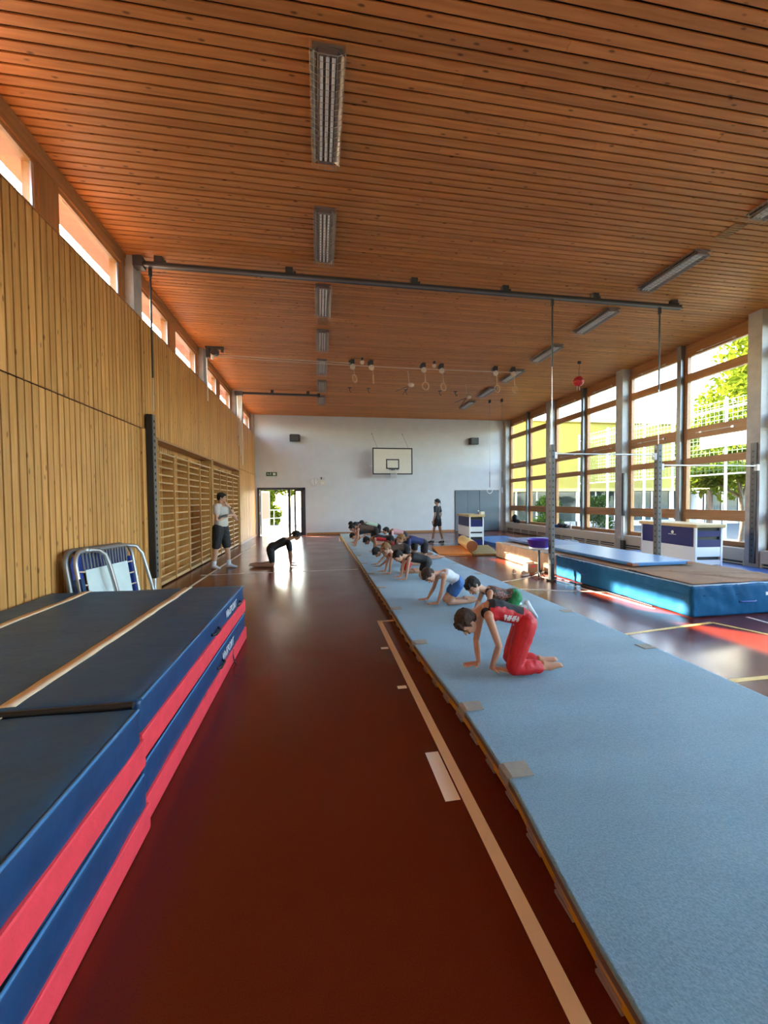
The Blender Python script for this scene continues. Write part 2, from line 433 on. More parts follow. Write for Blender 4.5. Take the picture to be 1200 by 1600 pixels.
# ================================================================ RIGHT WALL
wr = struct('wall_right', 'glazed right wall with low parapet under tall windows', 'wall')
MB().box((XG - 0.02, YBK, 0), (XG + 0.25, YF, 0.45)).build('parapet', 'plaster', wr)
MB().box((XG - 0.03, YBK, 5.30), (XG + 0.2, YF, ZC)).build('header_beam', 'pine_frame', wr)
MB().box((XG - 0.10, YBK, 0.45), (XG + 0.06, YF, 0.475)).build('window_board', 'pine_frame', wr)
ROWS = [(0.56, 1.03), (1.28, 2.43), (2.60, 3.09), (3.36, 4.57), (4.77, 5.20)]
wi0 = wi
names = ['nearest', 'second', 'third', 'fourth', 'fifth', 'sixth', 'seventh', 'eighth', 'ninth', 'tenth']
for bi, (p0, p1) in enumerate([(-4.47, PIL[0])] + bays):
    mid = (p0 + p1)/2
    MB().box((XG - 0.17, mid - 0.06, 0.0), (XG - 0.03, mid + 0.06, ZC), bev=0.004).build('steel_mullion', 'steel_grey', wr)
    for hi, (a, b) in enumerate(((p0 + 0.14, mid - 0.06), (mid + 0.06, p1 - 0.14))):
        w = struct('window_%d' % wi, 'tall timber framed window with five stacked panes, right wall, place %d from the back' % (bi*2 + hi + 1), 'window', (XG, (a+b)/2, 0))
        h = (b - a)/2; t = 0.095; fr = MB()
        fr.box((-0.06, -h, 0.475), (0.05, -h + t, 5.30)); fr.box((-0.06, h - t, 0.475), (0.05, h, 5.30))
        zs = [0.475] + [z for r in ROWS for z in r] + [5.30]
        for z0, z1 in zip(zs[0::2], zs[1::2]): fr.box((-0.055, -h + t, z0), (0.045, h - t, z1))
        fr.build('frame', 'pine_frame', w)
        for z0, z1 in ROWS: MB().box((-0.006, -h + t, z0), (0.006, h - t, z1)).build('pane', 'glass', w)
        for zc in (3.22, 5.25):
            hb = MB().cyl((-0.075, -h*0.45, zc), (-0.075, h*0.6, zc), 0.008, 6)
            for yy in (-h*0.45, h*0.45): hb.box((-0.09, yy - 0.03, zc - 0.02), (-0.055, yy + 0.03, zc + 0.02))
            hb.build('opening_rod', 'steel_light', w)
        wi += 1
for i, p in enumerate([-4.47] + PIL):
    y1 = YF if p > 18 else p + 0.14
    o = MB().box((XR, p - 0.14, 0), (XG + 0.1, y1, ZC), bev=0.006).build('pillar', 'concrete')
    tag(o, 'concrete pillar in the window wall, number %d along the right wall' % (i + 1), 'pillar', kind='structure')
# radiator covers between the pillars
for i in range(6):
    p0, p1 = ([-4.47] + PIL)[i] + 0.16, PIL[i] - 0.16
    r = thing('radiator_cover', 'cream metal radiator cover under the windows, %s bay of the right wall' % ['rearmost', 'second', 'third', 'nearest visible', 'middle', 'farthest'][i], 'radiator', (XR + 0.02, p0, 0), 'radiator covers')
    L_ = p1 - p0
    MB().box((0, 0, 0.17), (0.22, L_, 0.445), bev=0.006).build('panel', 'cream_metal', r)
    MB().box((0.02, 0.02, 0.02), (0.2, L_ - 0.02, 0.06)).build('foot_rail', 'cream_metal', r)
    MB().box((0.05, 0.01, 0.06), (0.2, L_ - 0.01, 0.17)).build('shadow_gap', 'steel_dark', r)
    n = int(L_/0.62)
    for j in range(n + 1):
        MB().box((0.004, j*L_/n - (0.03 if j else 0), 0.0), (0.05, j*L_/n + (0.03 if j < n else 0), 0.18)).build('bracket', 'cream_metal', r)
    MB().box((0.0, 0.0, 0.10), (0.02, L_, 0.125)).build('slat', 'cream_metal', r)
# ================================================================ DOORS IN THE FAR WALL
mat('door_frame', (0.045, 0.045, 0.05), 0.45)
mat('door_blue', (0.13, 0.165, 0.19), 0.5, var=0.04, vscale=3)
mat('panel_orange', (0.28, 0.055, 0.02), 0.5)
mat('panel_cream', (0.75, 0.66, 0.48), 0.6)
mat('exit_green', (0.03, 0.12, 0.05), 0.5)
d = struct('door_1', 'dark framed glass door at the left of the end wall, standing open to daylight', 'door', (0, YF, 0))
fr = MB(); y0, y1 = -0.03, 0.10
fr.box((DX0, y0, 0), (DX0 + 0.10, y1, DZ)); fr.box((DX1 - 0.15, y0, 0), (DX1, y1, DZ)); fr.box((DX0, y0, DZ - 0.10), (DX1, y1, DZ))
fr.box((-1.43, y0, 0), (-1.32, y1, DZ - 0.1))
fr.build('frame', 'door_frame', d)
lf = MB().box((-1.16, 0.02, 0.0), (-1.08, 0.08, DZ - 0.18)).box((-0.86, 0.02, 0), (-0.79, 0.08, DZ - 0.18)).box((-1.16, 0.02, DZ - 0.18), (-0.79, 0.08, DZ - 0.1)).box((-1.16, 0.02, 0), (-0.79, 0.08, 0.14))
lf.build('side_leaf', 'door_frame', d)
MB().box((-1.08, 0.04, 0.14), (-0.86, 0.052, DZ - 0.18)).build('pane', 'glass', d)
MB().box((-1.32, 0.04, 0.02), (-1.16, 0.052, DZ - 0.1)).build('pane', 'glass', d)
# the open leaf, swung outwards
ang = -0.24; hx, hy = DX0 + 0.12, 0.14
def leaf(x0, x1, z0, z1, th, nm, m_):
    c_, s_ = math.cos(ang), math.sin(ang)
    ax_ = Vector((-s_, c_, 0)); nn = Vector((c_, s_, 0))
    MB().obox(Vector((hx, hy, (z0+z1)/2)) + ax_*(x0+x1)/2, ax_*(x1-x0)/2, nn*th/2, Vector((0, 0, (z1-z0)/2))).build(nm, m_, d)
for (a_, b_, z0, z1) in ((0, 0.09, 0.03, 2.08), (1.0, 1.1, 0.03, 2.08), (0.09, 1.0, 2.0, 2.08), (0.09, 1.0, 0.03, 0.12), (0.09, 1.0, 0.70, 0.76)): leaf(a_, b_, z0, z1, 0.05, 'leaf_rail', 'steel_grey')
leaf(0.09, 1.0, 0.76, 2.0, 0.03, 'orange_panel', 'panel_orange')
leaf(0.09, 1.0, 0.12, 0.70, 0.03, 'cream_panel', 'panel_cream')
for z in (0.25, 1.05, 1.9): MB().cyl((DX0 + 0.11, -0.04, z - 0.06), (DX0 + 0.11, -0.04, z + 0.06), 0.012, 8).build('hinge', 'steel_light', d)

d2 = struct('door_2', 'blue-grey three part equipment room door at the right of the end wall', 'door', (0, YF, 0))
gx = [6.66, 7.29, 7.93, 8.93]
for a, b in zip(gx, gx[1:]): MB().box((a + 0.006, -0.035, 0.03), (b - 0.006, -0.005, 2.02), bev=0.004).build('door_leaf', 'door_blue', d2)
MB().box((gx[0] - 0.03, -0.02, 0), (gx[0], 0, 2.05)).box((gx[-1], -0.02, 0), (gx[-1] + 0.03, 0, 2.05)).box((gx[0] - 0.03, -0.02, 2.025), (gx[-1] + 0.03, 0, 2.055)).box((gx[0], -0.008, 0), (gx[-1], 0, 0.03)).build('frame', 'door_frame', d2)
MB().cyl((7.86, -0.06, 1.02), (7.86, -0.035, 1.02), 0.03, 10).build('door_handle', 'steel_light', d2)

# ================================================================ FITTINGS ON THE FAR WALL
mat('board_face', (0.78, 0.72, 0.60), 0.5, var=0.02)
bbt = thing('basketball_backboard', 'white basketball backboard with black border and hoop on the white end wall', 'backboard', (3.40, YF, 2.79))
MB().box((-0.95, -0.62, 0), (0.95, -0.59, 1.24)).build('board', 'board_face', bbt)
def outline(x0, x1, z0, z1, w, y):
    return MB().box((x0, y, z0), (x1, y + 0.006, z0 + w)).box((x0, y, z1 - w), (x1, y + 0.006, z1)).box((x0, y, z0 + w), (x0 + w, y + 0.006, z1 - w)).box((x1 - w, y, z0 + w), (x1, y + 0.006, z1 - w))
outline(-0.95, 0.95, 0, 1.24, 0.055, -0.627).build('border', 'black', bbt)
outline(-0.31, 0.31, 0.26, 0.72, 0.05, -0.627).build('target_square', 'black', bbt)
rim = MB().tube([(0.225*math.cos(t*math.pi/9), -0.90 + 0.225*math.sin(t*math.pi/9), 0.215) for t in range(18)], 0.011, 6, closed=True)
rim.box((-0.08, -0.68, 0.19), (0.08, -0.627, 0.3)).build('hoop', 'steel_dark', bbt)
net = MB()
for i in range(10):
    a0 = 2*math.pi*i/10
    for s in (1, -1):
        pts = [(r*math.cos(a0 + s*t*0.35), -0.90 + r*math.sin(a0 + s*t*0.35), 0.205 - 0.1*t) for t, r in ((0, 0.215), (1, 0.175), (2, 0.14), (3, 0.125), (4, 0.13))]
        net.tube(pts, 0.0045, 4)
net.build('net', 'white_paint', bbt)
for sx in (-1, 1):
    MB().cyl((sx*0.55, -0.59, 0.25), (sx*1.0, -0.025, 0.45), 0.018, 6).build('wall_bracket', 'white_paint', bbt)
    MB().cyl((sx*0.55, -0.59, 1.1), (sx*0.72, -0.025, 0.9), 0.018, 6).build('wall_bracket', 'white_paint', bbt)
for sx in (-0.72, 0.76): MB().cyl((sx, -0.60, 1.24), (sx - 0.17, -0.035, 1.98), 0.008, 6).ball((sx - 0.17, -0.035, 1.98), 0.03, sub=1).build('stay_rod', 'steel_grey', bbt)

for (x, z, lab) in ((-1.075, 4.48, 'black loudspeaker high on the end wall above the open glass door'), (7.585, 4.465, 'black loudspeaker high on the end wall above the grey equipment door')):
    s = thing('loudspeaker', lab, 'loudspeaker', (x, YF, z), 'wall loudspeakers')
    sg = 1 if x > 0 else -1
    MB().prism([(-0.24, -0.06, -0.15), (-0.19, -0.30, -0.15), (0.19, -0.30, -0.15), (0.24, -0.06, -0.15)], (0, 0, 0.31)).build('cabinet', 'black', s)
    MB().box((-0.17, -0.306, -0.12), (0.17, -0.30, 0.13)).build('grille', 'steel_dark', s)
    MB().box((-0.05, -0.07, -0.06), (0.05, 0, 0.06)).build('wall_mount', 'steel_dark', s)

e = thing('exit_sign', 'green exit sign plate on the end wall above the open door', 'sign', (-2.15, YF, 2.84))
MB().box((-0.24, -0.05, -0.09), (0.24, 0, 0.09), bev=0.006).build('plate', 'exit_green', e)
pic = MB()
pic.box((0.06, -0.054, -0.055), (0.18, -0.05, 0.055))                                    # doorway
pic.ball((-0.03, -0.052, 0.045), (0.016, 0.003, 0.016), sub=1)                           # running figure
for a, b in (((-0.035, 0.03), (-0.055, -0.01)), ((-0.055, -0.01), (-0.02, -0.03)), ((-0.02, -0.03), (-0.03, -0.06)), ((-0.055, -0.01), (-0.08, -0.03)), ((-0.08, -0.03), (-0.11, -0.035)), ((-0.035, 0.025), (0.0, 0.005)), ((-0.035, 0.025), (-0.075, 0.02))):
    pic.bar((a[0], -0.052, a[1]), (b[0], -0.052, b[1]), 0.012, 0.004, up=(0, 1, 0))
pic.prism([(-0.20, -0.053, 0), (-0.15, -0.053, 0.04), (-0.15, -0.053, -0.04)], (0, 0.003, 0)).box((-0.15, -0.053, -0.012), (-0.12, -0.05, 0.012))
pic.build('pictogram', 'white_paint', e)

c = thing('wall_clock', 'round wall clock with pale face beside the open door', 'clock', (-0.22, YF, 2.48))
MB().cyl((0, -0.05, 0), (0, 0, 0), 0.19, 24).build('case', 'steel_light', c)
MB().cyl((0, -0.056, 0), (0, -0.05, 0), 0.165, 24).build('dial', 'white_paint', c)
hn = MB().bar((0, -0.059, 0), (0.0, -0.059, 0.14), 0.014, 0.004, up=(0, 1, 0)).bar((0, -0.059, 0), (0.02, -0.059, -0.10), 0.018, 0.004, up=(0, 1, 0)); hn.build('hands', 'black', c)
tk = MB()
for i in range(12):
    a = i*math.pi/6; tk.bar((0.13*math.sin(a), -0.058, 0.13*math.cos(a)), (0.155*math.sin(a), -0.058, 0.155*math.cos(a)), 0.012, 0.003, up=(0, 1, 0))
tag(tk.build('hour_marks', 'black', c), kind='stuff')
guard = MB().tube([(0.2*math.cos(t*math.pi/10), -0.1, 0.2*math.sin(t*math.pi/10)) for t in range(20)], 0.006, 5, closed=True)
for i in range(4):
    a = i*math.pi/4 + 0.3; guard.tube([(0.21*math.cos(a), -0.02, 0.21*math.sin(a)), (0.2*math.cos(a), -0.1, 0.2*math.sin(a)), (-0.2*math.cos(a), -0.1, -0.2*math.sin(a)), (-0.21*math.cos(a), -0.02, -0.21*math.sin(a))], 0.004, 4)
guard.build('wire_guard', 'steel_light', c)
b1 = thing('control_box', 'small grey control box on the end wall beside the clock', 'box', (0.165, YF, 2.65))
MB().box((-0.115, -0.05, -0.075), (0.115, 0, 0.075), bev=0.006).build('housing', 'steel_light', b1)
MB().box((-0.09, -0.054, -0.05), (-0.03, -0.05, 0.05)).build('dark_window', 'steel_dark', b1)
b2 = thing('notice_plate', 'pale square plate on the end wall just below the control box', 'plate', (0.16, YF, 2.435))
MB().box((-0.12, -0.02, -0.10), (0.12, 0, 0.10), bev=0.005).build('plate', 'panel_cream', b2)
MB().box((-0.08, -0.023, -0.07), (0.08, -0.02, 0.05)).build('sheet', 'white_paint', b2)

# ================================================================ CEILING LAMPS
mat('lamp_tube', (0.95, 0.94, 0.93), 0.25)
mat('lamp_body', (0.30, 0.25, 0.23), 0.35, 0.6)
mat('wire', (0.45, 0.38, 0.32), 0.45, 0.6)
def lamp_parts(root):
    L2, W = 0.60, 0.155
    MB().box((-W + 0.02, -L2 + 0.02, 0.055), (W - 0.02, L2 - 0.02, 0.085)).build('tray', 'lamp_body', root)
    rf = MB()
    for s in (-1, 1): rf.prism([(s*0.075, -L2 + 0.03, 0.055), (s*(W - 0.01), -L2 + 0.03, 0.0), (s*(W - 0.01), -L2 + 0.03, 0.008), (s*0.08, -L2 + 0.03, 0.062)], (0, 2*L2 - 0.06, 0))
    rf.build('reflector', 'lamp_body', root)
    for x in (-0.055, 0.0, 0.055): MB().cyl((x, -L2 + 0.06, 0.028), (x, L2 - 0.06, 0.028), 0.0165, 10).build('fluorescent_tube', 'lamp_tube', root)
    MB().box((-0.085, -L2 + 0.03, 0.01), (0.085, -L2 + 0.06, 0.055)).build('end_cap', 'lamp_body', root); MB().box((-0.085, L2 - 0.06, 0.01), (0.085, L2 - 0.03, 0.055)).build('end_cap', 'lamp_body', root)
    g = MB()
    zg = -0.035
    prof = [(-W, 0.08), (-W, 0.0), (-0.085, zg), (0.085, zg), (W, 0.0), (W, 0.08)]
    for i in range(21):
        y = -L2 + 2*L2*i/20
        g.tube([(x, y, z) for x, z in prof], 0.0028, 4)
    for x, z in ((-W, 0.0), (-0.12, -0.018), (-0.085, zg), (0, zg), (0.085, zg), (0.12, -0.018), (W, 0.0), (-W, 0.07), (W, 0.07)): g.cyl((x, -L2, z), (x, L2, z), 0.0028, 4)
    g.build('wire_guard', 'wire', root)
def copy_thing(src, loc, label, rotz=None):
    r = src.copy(); COL.objects.link(r); r.location = loc; r['label'] = label
    if rotz is not None: r.rotation_euler = (0, 0, rotz)
    for ch in src.children:
        cc = ch.copy(); COL.objects.link(cc); cc.parent = r
        for g in ch.children:
            gg = g.copy(); COL.objects.link(gg); gg.parent = cc
    return r
ORD = ['first', 'second', 'third', 'fourth', 'fifth', 'sixth', 'seventh']
lamp0 = None
for row, (x, side) in enumerate(((0.125, 'left'), (6.07, 'right'))):
    for i in range(7):
        y = 4.13 + 1.915*i + (0.02 if row else 0)
        lab = 'caged fluorescent ceiling lamp, %s from the front in the %s row' % (ORD[i], side)
        if lamp0 is None:
            lamp0 = thing('ceiling_lamp', lab, 'lamp', (x, y, ZC - 0.085), 'caged fluorescent lamps'); lamp_parts(lamp0)
        else: copy_thing(lamp0, (x, y, ZC - 0.085), lab)
# slatted vents between the lamps
for (x, y, lab) in ((0.125, 8.90, 'small brown slatted vent in the ceiling between the left lamps'), (6.07, 5.06, 'small brown slatted vent in the ceiling between the right lamps')):
    v = thing('ceiling_vent', lab, 'vent', (x, y, ZC), 'slatted ceiling vents')
    MB().box((-0.11, -0.16, -0.006), (0.11, 0.16, 0.0)).build('plate', 'pine_frame', v)
    for j in range(8): MB().box((-0.10, -0.15 + j*0.04, -0.014), (0.10, -0.15 + j*0.04 + 0.024, -0.006)).build('slat', 'pine_frame', v)

# ================================================================ RAILS UNDER THE CEILING, HANGING RODS, HIGH BAR UPRIGHTS
ZR = 5.40; YRL = 6.98
rl = thing('ceiling_rail', 'long dark steel rail hanging across the hall under the ceiling', 'rail', (0, YRL, ZR))
MB().box((-2.76, -0.035, -0.035), (7.22, 0.035, 0.035)).build('beam', 'steel_dark', rl)
MB().box((-2.76, -0.06, -0.045), (7.22, -0.035, -0.02)).build('lip', 'steel_grey', rl)
for x in (-2.5, -0.45, 1.72, 3.45, 5.3, 7.05):
    MB().box((x - 0.06, -0.05, 0.035), (x + 0.06, 0.05, ZC - ZR)).ball((x + 0.09, -0.02, 0.06), 0.025, sub=1).build('hanger', 'steel_dark', rl)
MB().box((-2.86, -0.09, -0.07), (-2.72, 0.07, 0.09)).build('wall_bracket', 'steel_dark', rl)
r2 = thing('ceiling_rail', 'short dark steel rail under the ceiling near the far left corner', 'rail', (0, 14.6, ZR))
MB().box((-2.76, -0.035, -0.035), (0.0, 0.035, 0.035)).build('beam', 'steel_dark', r2)
for x in (-1.6, -0.35): MB().box((x - 0.05, -0.04, 0.035), (x + 0.05, 0.04, ZC - ZR)).build('hanger', 'steel_dark', r2)
MB().box((-0.02, -0.06, -0.06), (0.08, 0.06, 0.06)).build('end_stop', 'steel_dark', r2)
MB().box((-2.86, -0.12, -0.10), (-2.6, 0.06, 0.04)).build('pulley_box', 'steel_dark', r2)
rp = MB()
for k, x in enumerate((-2.8, -2.76, -2.7, -2.64)): rp.tube([(x, -0.02*k, -0.1), (x + 0.01, -0.02*k, -1.2 - 0.2*k), (x, -0.03*k, -1.5 - 0.35*k)], 0.016, 5)
rp.build('hanging_rope', 'line_cream', r2)
# pulley on the second pillar
pl = thing('pulley', 'dark pulley block under the ceiling at the left wall pillar', 'pulley', (-2.66, 10.72, ZC))
MB().box((-0.14, -0.04, -0.05), (0.3, 0.04, 0)).build('mount', 'steel_dark', pl)
MB().cyl((0.08, -0.06, -0.13), (0.08, 0.06, -0.13), 0.10, 14).build('wheel', 'steel_dark', pl)
MB().box((-0.12, -0.05, -0.28), (-0.04, 0.05, -0.02)).build('arm', 'steel_dark', pl); MB().box((0.24, -0.02, -0.14), (0.3, 0.02, 0)).build('arm', 'steel_dark', pl)
MB().cyl((0.02, 0, -0.2), (0.02, 0, -0.32), 0.035, 8).build('rope_end', 'line_cream', pl)
MB().cyl((-0.14, 0.1, -0.1), (-0.13, 0.1, -1.35), 0.014, 6).build('pull_rope', 'line_cream', pl)

def rod(x, y, z0, z1, lab, thick_from):
    t = thing('hanging_rod', lab, 'rod', (x, y, 0))
    MB().cyl((0, 0, thick_from), (0, 0, z1), 0.016, 8).build('upper_tube', 'steel_dark', t)
    MB().cyl((0, 0, z0), (0, 0, thick_from), 0.007, 6).build('wire', 'steel_light', t)
    MB().cyl((0, 0, z1 - 0.12), (0, 0, z1), 0.03, 8).build('hook', 'steel_dark', t)
    return t
rod(4.41, YRL, 2.63, ZR - 0.035, 'thin rod hanging from the ceiling rail onto the middle high bar upright', 4.1)
rod(6.74, YRL, 2.67, ZR - 0.035, 'thin rod hanging from the ceiling rail onto the upright before the low vault box', 3.75)
rod(-2.66, YRL + 0.06, 3.08, ZR - 0.035, 'dark rod hanging beside the left board wall above the stored upright', 3.62)

mat('hole', (0.008, 0.008, 0.008), 0.8); mat('upright_grey', (0.10, 0.10, 0.10), 0.5, 0.4)
def upright(x, y, h, lab, rotz=0, z0=0.0, w=0.075, d=0.10, foot=True, pm='upright_grey'):
    t = thing('bar_upright', lab, 'upright', (x, y, z0), 'high bar uprights', rotz=rotz)
    MB().box((-w/2, -d/2, 0.0), (w/2, d/2, h), bev=0.008).build('post', pm, t)
    hl = MB(); z = h - 0.12
    while z > 0.25:
        hl.box((-0.014, -d/2 - 0.002, z - 0.016), (0.014, -d/2 + 0.004, z + 0.016)); hl.box((-w/2 - 0.002, -0.014, z - 0.016), (-w/2 + 0.004, 0.014, z + 0.016)); z -= 0.115
    hl.build('adjusting_holes', 'hole', t)
    if foot:
        MB().cyl((0, 0, 0), (0, 0, 0.03), 0.09, 14).build('foot_plate', 'steel_dark', t)
    return t
upright(4.41, YRL, 2.62, 'steel high bar upright standing free at the corner of the landing mats')
upright(6.74, YRL, 2.65, 'dark steel high bar upright in front of the blue and white vault box', w=0.095, pm='steel_dark')
u = thing('bar_upright', 'flat perforated steel upright fixed to the near concrete pillar', 'upright', (XR - 0.021, 7.08, 0.16), 'high bar uprights')
MB().box((-0.02, -0.055, 0), (0.02, 0.055, 2.58), bev=0.004).build('post', 'steel_dark', u)
hl = MB(); z = 2.4
while z > 0.1: hl.cyl((-0.024, 0, z), (-0.018, 0, z), 0.018, 8); z -= 0.118
hl.build('adjusting_holes', 'hole', u)
u = thing('bar_upright', 'black steel upright stored against the left board wall beside the wall bars', 'upright', (-2.79, 7.24, 0.0), 'high bar uprights')
MB().box((-0.05, -0.07, 0.30), (0.05, 0.07, 3.06), bev=0.008).build('post', 'black', u)
MB().box((0.05, -0.05, 0.30), (0.056, 0.05, 3.06)).build('steel_face', 'steel_grey', u)
hl = MB(); z = 2.95
while z > 0.4: hl.box((0.055, -0.018, z - 0.02), (0.059, 0.018, z + 0.02)); z -= 0.11
hl.build('adjusting_holes', 'hole', u)
MB().cyl((0, 0, 0), (0, 0, 0.31), 0.035, 10).build('foot_sleeve', 'steel_light', u)
u = thing('bar_upright', 'slim steel upright stored beside the second pillar of the window wall', 'upright', (XR - 0.045, 10.72, 0.0), 'high bar uprights')
MB().box((-0.03, -0.04, 1.05), (0.03, 0.04, 2.35), bev=0.006).build('post', 'steel_dark', u)
MB().cyl((0, 0, 0.12), (0, 0, 1.06), 0.032, 10).build('sleeve', 'steel_light', u)
MB().box((-0.045, -0.06, 0), (0.045, 0.06, 0.3)).build('foot_clamp', 'steel_dark', u)
for (xa, xb, z, lab) in ((4.45, 6.69, 2.45, 'left high bar between the two standing uprights'), (6.79, 9.155, 2.24, 'right high bar running to the window pillar')):
    b = thing('high_bar', lab, 'bar', (xa, YRL, z), 'high bars')
    MB().cyl((0.03, 0, 0), (xb - xa - 0.03, 0, 0), 0.014, 10).build('bar', 'steel_light', b)
    for x in (0.03, xb - xa - 0.03): MB().box((x - 0.03, -0.035, -0.10), (x + 0.03, 0.035, 0.03), bev=0.005).build('end_fitting', 'white_paint', b)

# ================================================================ RINGS UNDER THE CEILING
mat('ring_wood', (0.62, 0.38, 0.20), 0.5)
mat('strap', (0.75, 0.60, 0.45), 0.7)
def ring_tube(c, r, tilt=0.0, n=20): 
    return [(c[0] + r*math.cos(2*math.pi*i/n)*math.cos(tilt), c[1] + r*math.cos(2*math.pi*i/n)*math.sin(tilt), c[2] + r*math.sin(2*math.pi*i/n)) for i in range(n)]
RL = ['leftmost', 'second', 'third', 'fourth', 'fifth', 'rightmost']
for i, (x, tilt) in enumerate(((0.97, 0.9), (1.50, 1.4), (3.02, 0.2), (3.56, 0.5), (5.22, 0.3), (5.78, 0.4))):
    t = thing('gym_ring', 'wooden gym ring drawn up under the ceiling, %s of the six' % RL[i], 'ring', (x, 11.15, ZC), 'gym rings under the ceiling')
    MB().box((-0.05, -0.04, -0.12), (0.05, 0.04, 0)).cyl((-0.06, -0.06, -0.09), (-0.06, 0.06, -0.09), 0.06, 10).build('ceiling_pulley', 'steel_dark', t)
    MB().cyl((0, -0.025, -0.20), (0, 0.025, -0.20), 0.075, 14).build('rope_wheel', 'strap', t)
    zr = -0.53 if i < 2 else -0.66
    MB().bar((0.03, 0, -0.2), (0.05, 0, zr + 0.11), 0.022, 0.006).build('strap', 'strap', t)
    MB().tube(ring_tube((0.05, 0, zr), 0.105, tilt), 0.015, 8, closed=True).build('ring', 'ring_wood', t)
for x, lab in ((1.22, 'left'), (3.28, 'right')):
    t = thing('rope_guide', 'small pale rope guide under the ceiling between the %s pair of rings' % lab, 'pulley', (x, 10.98, ZC), 'rope guides')
    MB().box((-0.03, -0.03, -0.08), (0.03, 0.03, 0)).build('mount', 'steel_dark', t)
    MB().cyl((0, -0.02, -0.13), (0, 0.02, -0.13), 0.055, 12).build('wheel', 'strap', t)
rp = thing('pull_rope', 'two pale ropes running across under the ceiling to the ring pulleys', 'rope', (0, 11.05, ZC - 0.12))
MB().tube([(-2.8, 0, 0.05), (-1, 0, 0.0), (0.9, 0, -0.02)], 0.011, 5).build('rope', 'strap', rp)
MB().tube([(-2.8, 0.03, 0.0), (-1, 0.03, -0.05), (0.9, 0.03, -0.07), (3, 0.03, -0.08), (5.75, 0.03, -0.06)], 0.011, 5).build('rope', 'strap', rp)
for (x, y, tilt, lab) in ((6.72, 14.9, 0.1, 'wide open steel ring on a long cable before the grey equipment door'), (7.14, 14.7, 1.0, 'edge-on steel ring on a long cable beside the grey equipment door')):
    t = thing('gym_ring', lab, 'ring', (x, y, 1.94), 'long hanging rings')
    MB().tube(ring_tube((0, 0, 0), 0.115, tilt), 0.014, 8, closed=True).build('ring', 'steel_light', t)
    MB().cyl((0, 0, 0.11), (0, 0, 0.75), 0.014, 6).build('strap', 'steel_dark', t)
    MB().cyl((0, 0, 0.75), (0, 0, ZC - 1.94 - 0.1), 0.007, 6).build('cable', 'steel_grey', t)
    MB().box((-0.03, -0.05, ZC - 1.94 - 0.12), (0.03, 0.05, ZC - 1.94)).build('ceiling_hook', 'steel_dark', t)
# bundled gear hung up near the lamps
for (x, y, lab) in ((2.72, 11.9, 'bundle of folded pale straps and clamps tied up under the ceiling at mid hall'), (5.0, 13.0, 'second bundle of pale straps tied up under the ceiling near the right lamps')):
    t = thing('strap_bundle', lab, 'strap bundle', (x, y, ZC), 'tied up strap bundles')
    MB().cyl((0, 0, 0), (0.05, 0, -0.42), 0.008, 5).build('cord', 'strap', t)
    MB().ball((0.1, 0, -0.42), (0.10, 0.06, 0.07), sub=2).build('knot', 'strap', t)
    MB().bar((0.02, 0, -0.46), (-0.38, 0.05, -0.62), 0.03, 0.015).bar((0.02, 0.05, -0.48), (-0.16, 0.05, -0.72), 0.03, 0.015).build('hanging_end', 'steel_dark', t)
for x, lab in ((1.1, 'first'), (1.75, 'second'), (3.1, 'third'), (4.35, 'fourth'), (4.95, 'fifth')):
    t = thing('ceiling_hook', 'small dark hook plate on the ceiling in the far row, %s from the left' % lab, 'hook', (x, 13.9, ZC), 'far ceiling hooks')
    MB().box((-0.06, -0.04, -0.02), (0.06, 0.04, 0)).build('plate', 'steel_dark', t)
    MB().tube([(0, 0, -0.02), (0.0, 0, -0.10), (0.03, 0, -0.16), (0.07, 0, -0.13)], 0.014, 6).build('hook', 'steel_dark', t)
# red ball tied up in the corner
bx = on_y(904, 596, 10.4)
t = thing('red_ball', 'red ball hanging in a net under the ceiling before the window wall', 'ball', bx)
MB().ball((0, 0, 0), 0.145, sub=3).build('ball', mat('ball_red', (0.55, 0.012, 0.02), 0.35), t)
MB().cyl((0, 0, 0.14), (0.03, 0, ZC - bx.z - 0.02), 0.006, 5).build('cord', 'steel_dark', t)
MB().tube([(0.145*math.cos(a), 0.145*math.sin(a), 0.03) for a in [i*math.pi/8 for i in range(16)]], 0.006, 4, closed=True).tube([(0, 0.146*math.cos(a), 0.146*math.sin(a)) for a in [i*math.pi/8 for i in range(16)]], 0.006, 4, closed=True).build('net', 'steel_dark', t)
MB().cyl((-0.04, 0, -0.13), (-0.05, 0, -0.27), 0.012, 5).cyl((0.02, 0, -0.14), (0.03, 0, -0.25), 0.012, 5).build('net_ends', 'strap', t)
MB().box((-0.02, -0.02, ZC - bx.z - 0.08), (0.06, 0.02, ZC - bx.z)).build('ceiling_hook', 'steel_dark', t)

# ================================================================ WALL BARS
for ni, (a, b) in enumerate(NICHES):
    t = thing('wall_bars', ['near ladder of beech wall bars in the first niche of the board wall', 'far ladder of beech wall bars in the second niche behind the coach'][ni], 'wall bars', (0, 0, 0), 'wall bars')
    ps = [a + 0.06 + i*(b - a - 0.12)/4 for i in range(5)]
    for p in ps: MB().box((-3.135, p - 0.021, 0.03), (-2.905, p + 0.021, 2.56 if p not in (ps[0], ps[-1]) else 2.60), bev=0.004).build('post', 'beech_up', t)
    rme = {}
    for p, q in zip(ps, ps[1:]):
        L_ = q - p - 0.042
        if round(L_, 3) not in rme: rme[round(L_, 3)] = MB().tube([(0, -L_/2, 0), (0, L_/2, 0)], 0.0175, 8).mesh('rung', 'beech')
        for k in range(16): link('rung', rme[round(L_, 3)], t, (-2.945, (p+q)/2, 0.18 + 0.148*k))
        link('rung', rme[round(L_, 3)], t, (-2.885, (p+q)/2, 2.50))
        MB().box((-3.12, p + 0.021, 0.03), (-2.92, q - 0.021, 0.09)).build('foot_rail', 'beech', t)
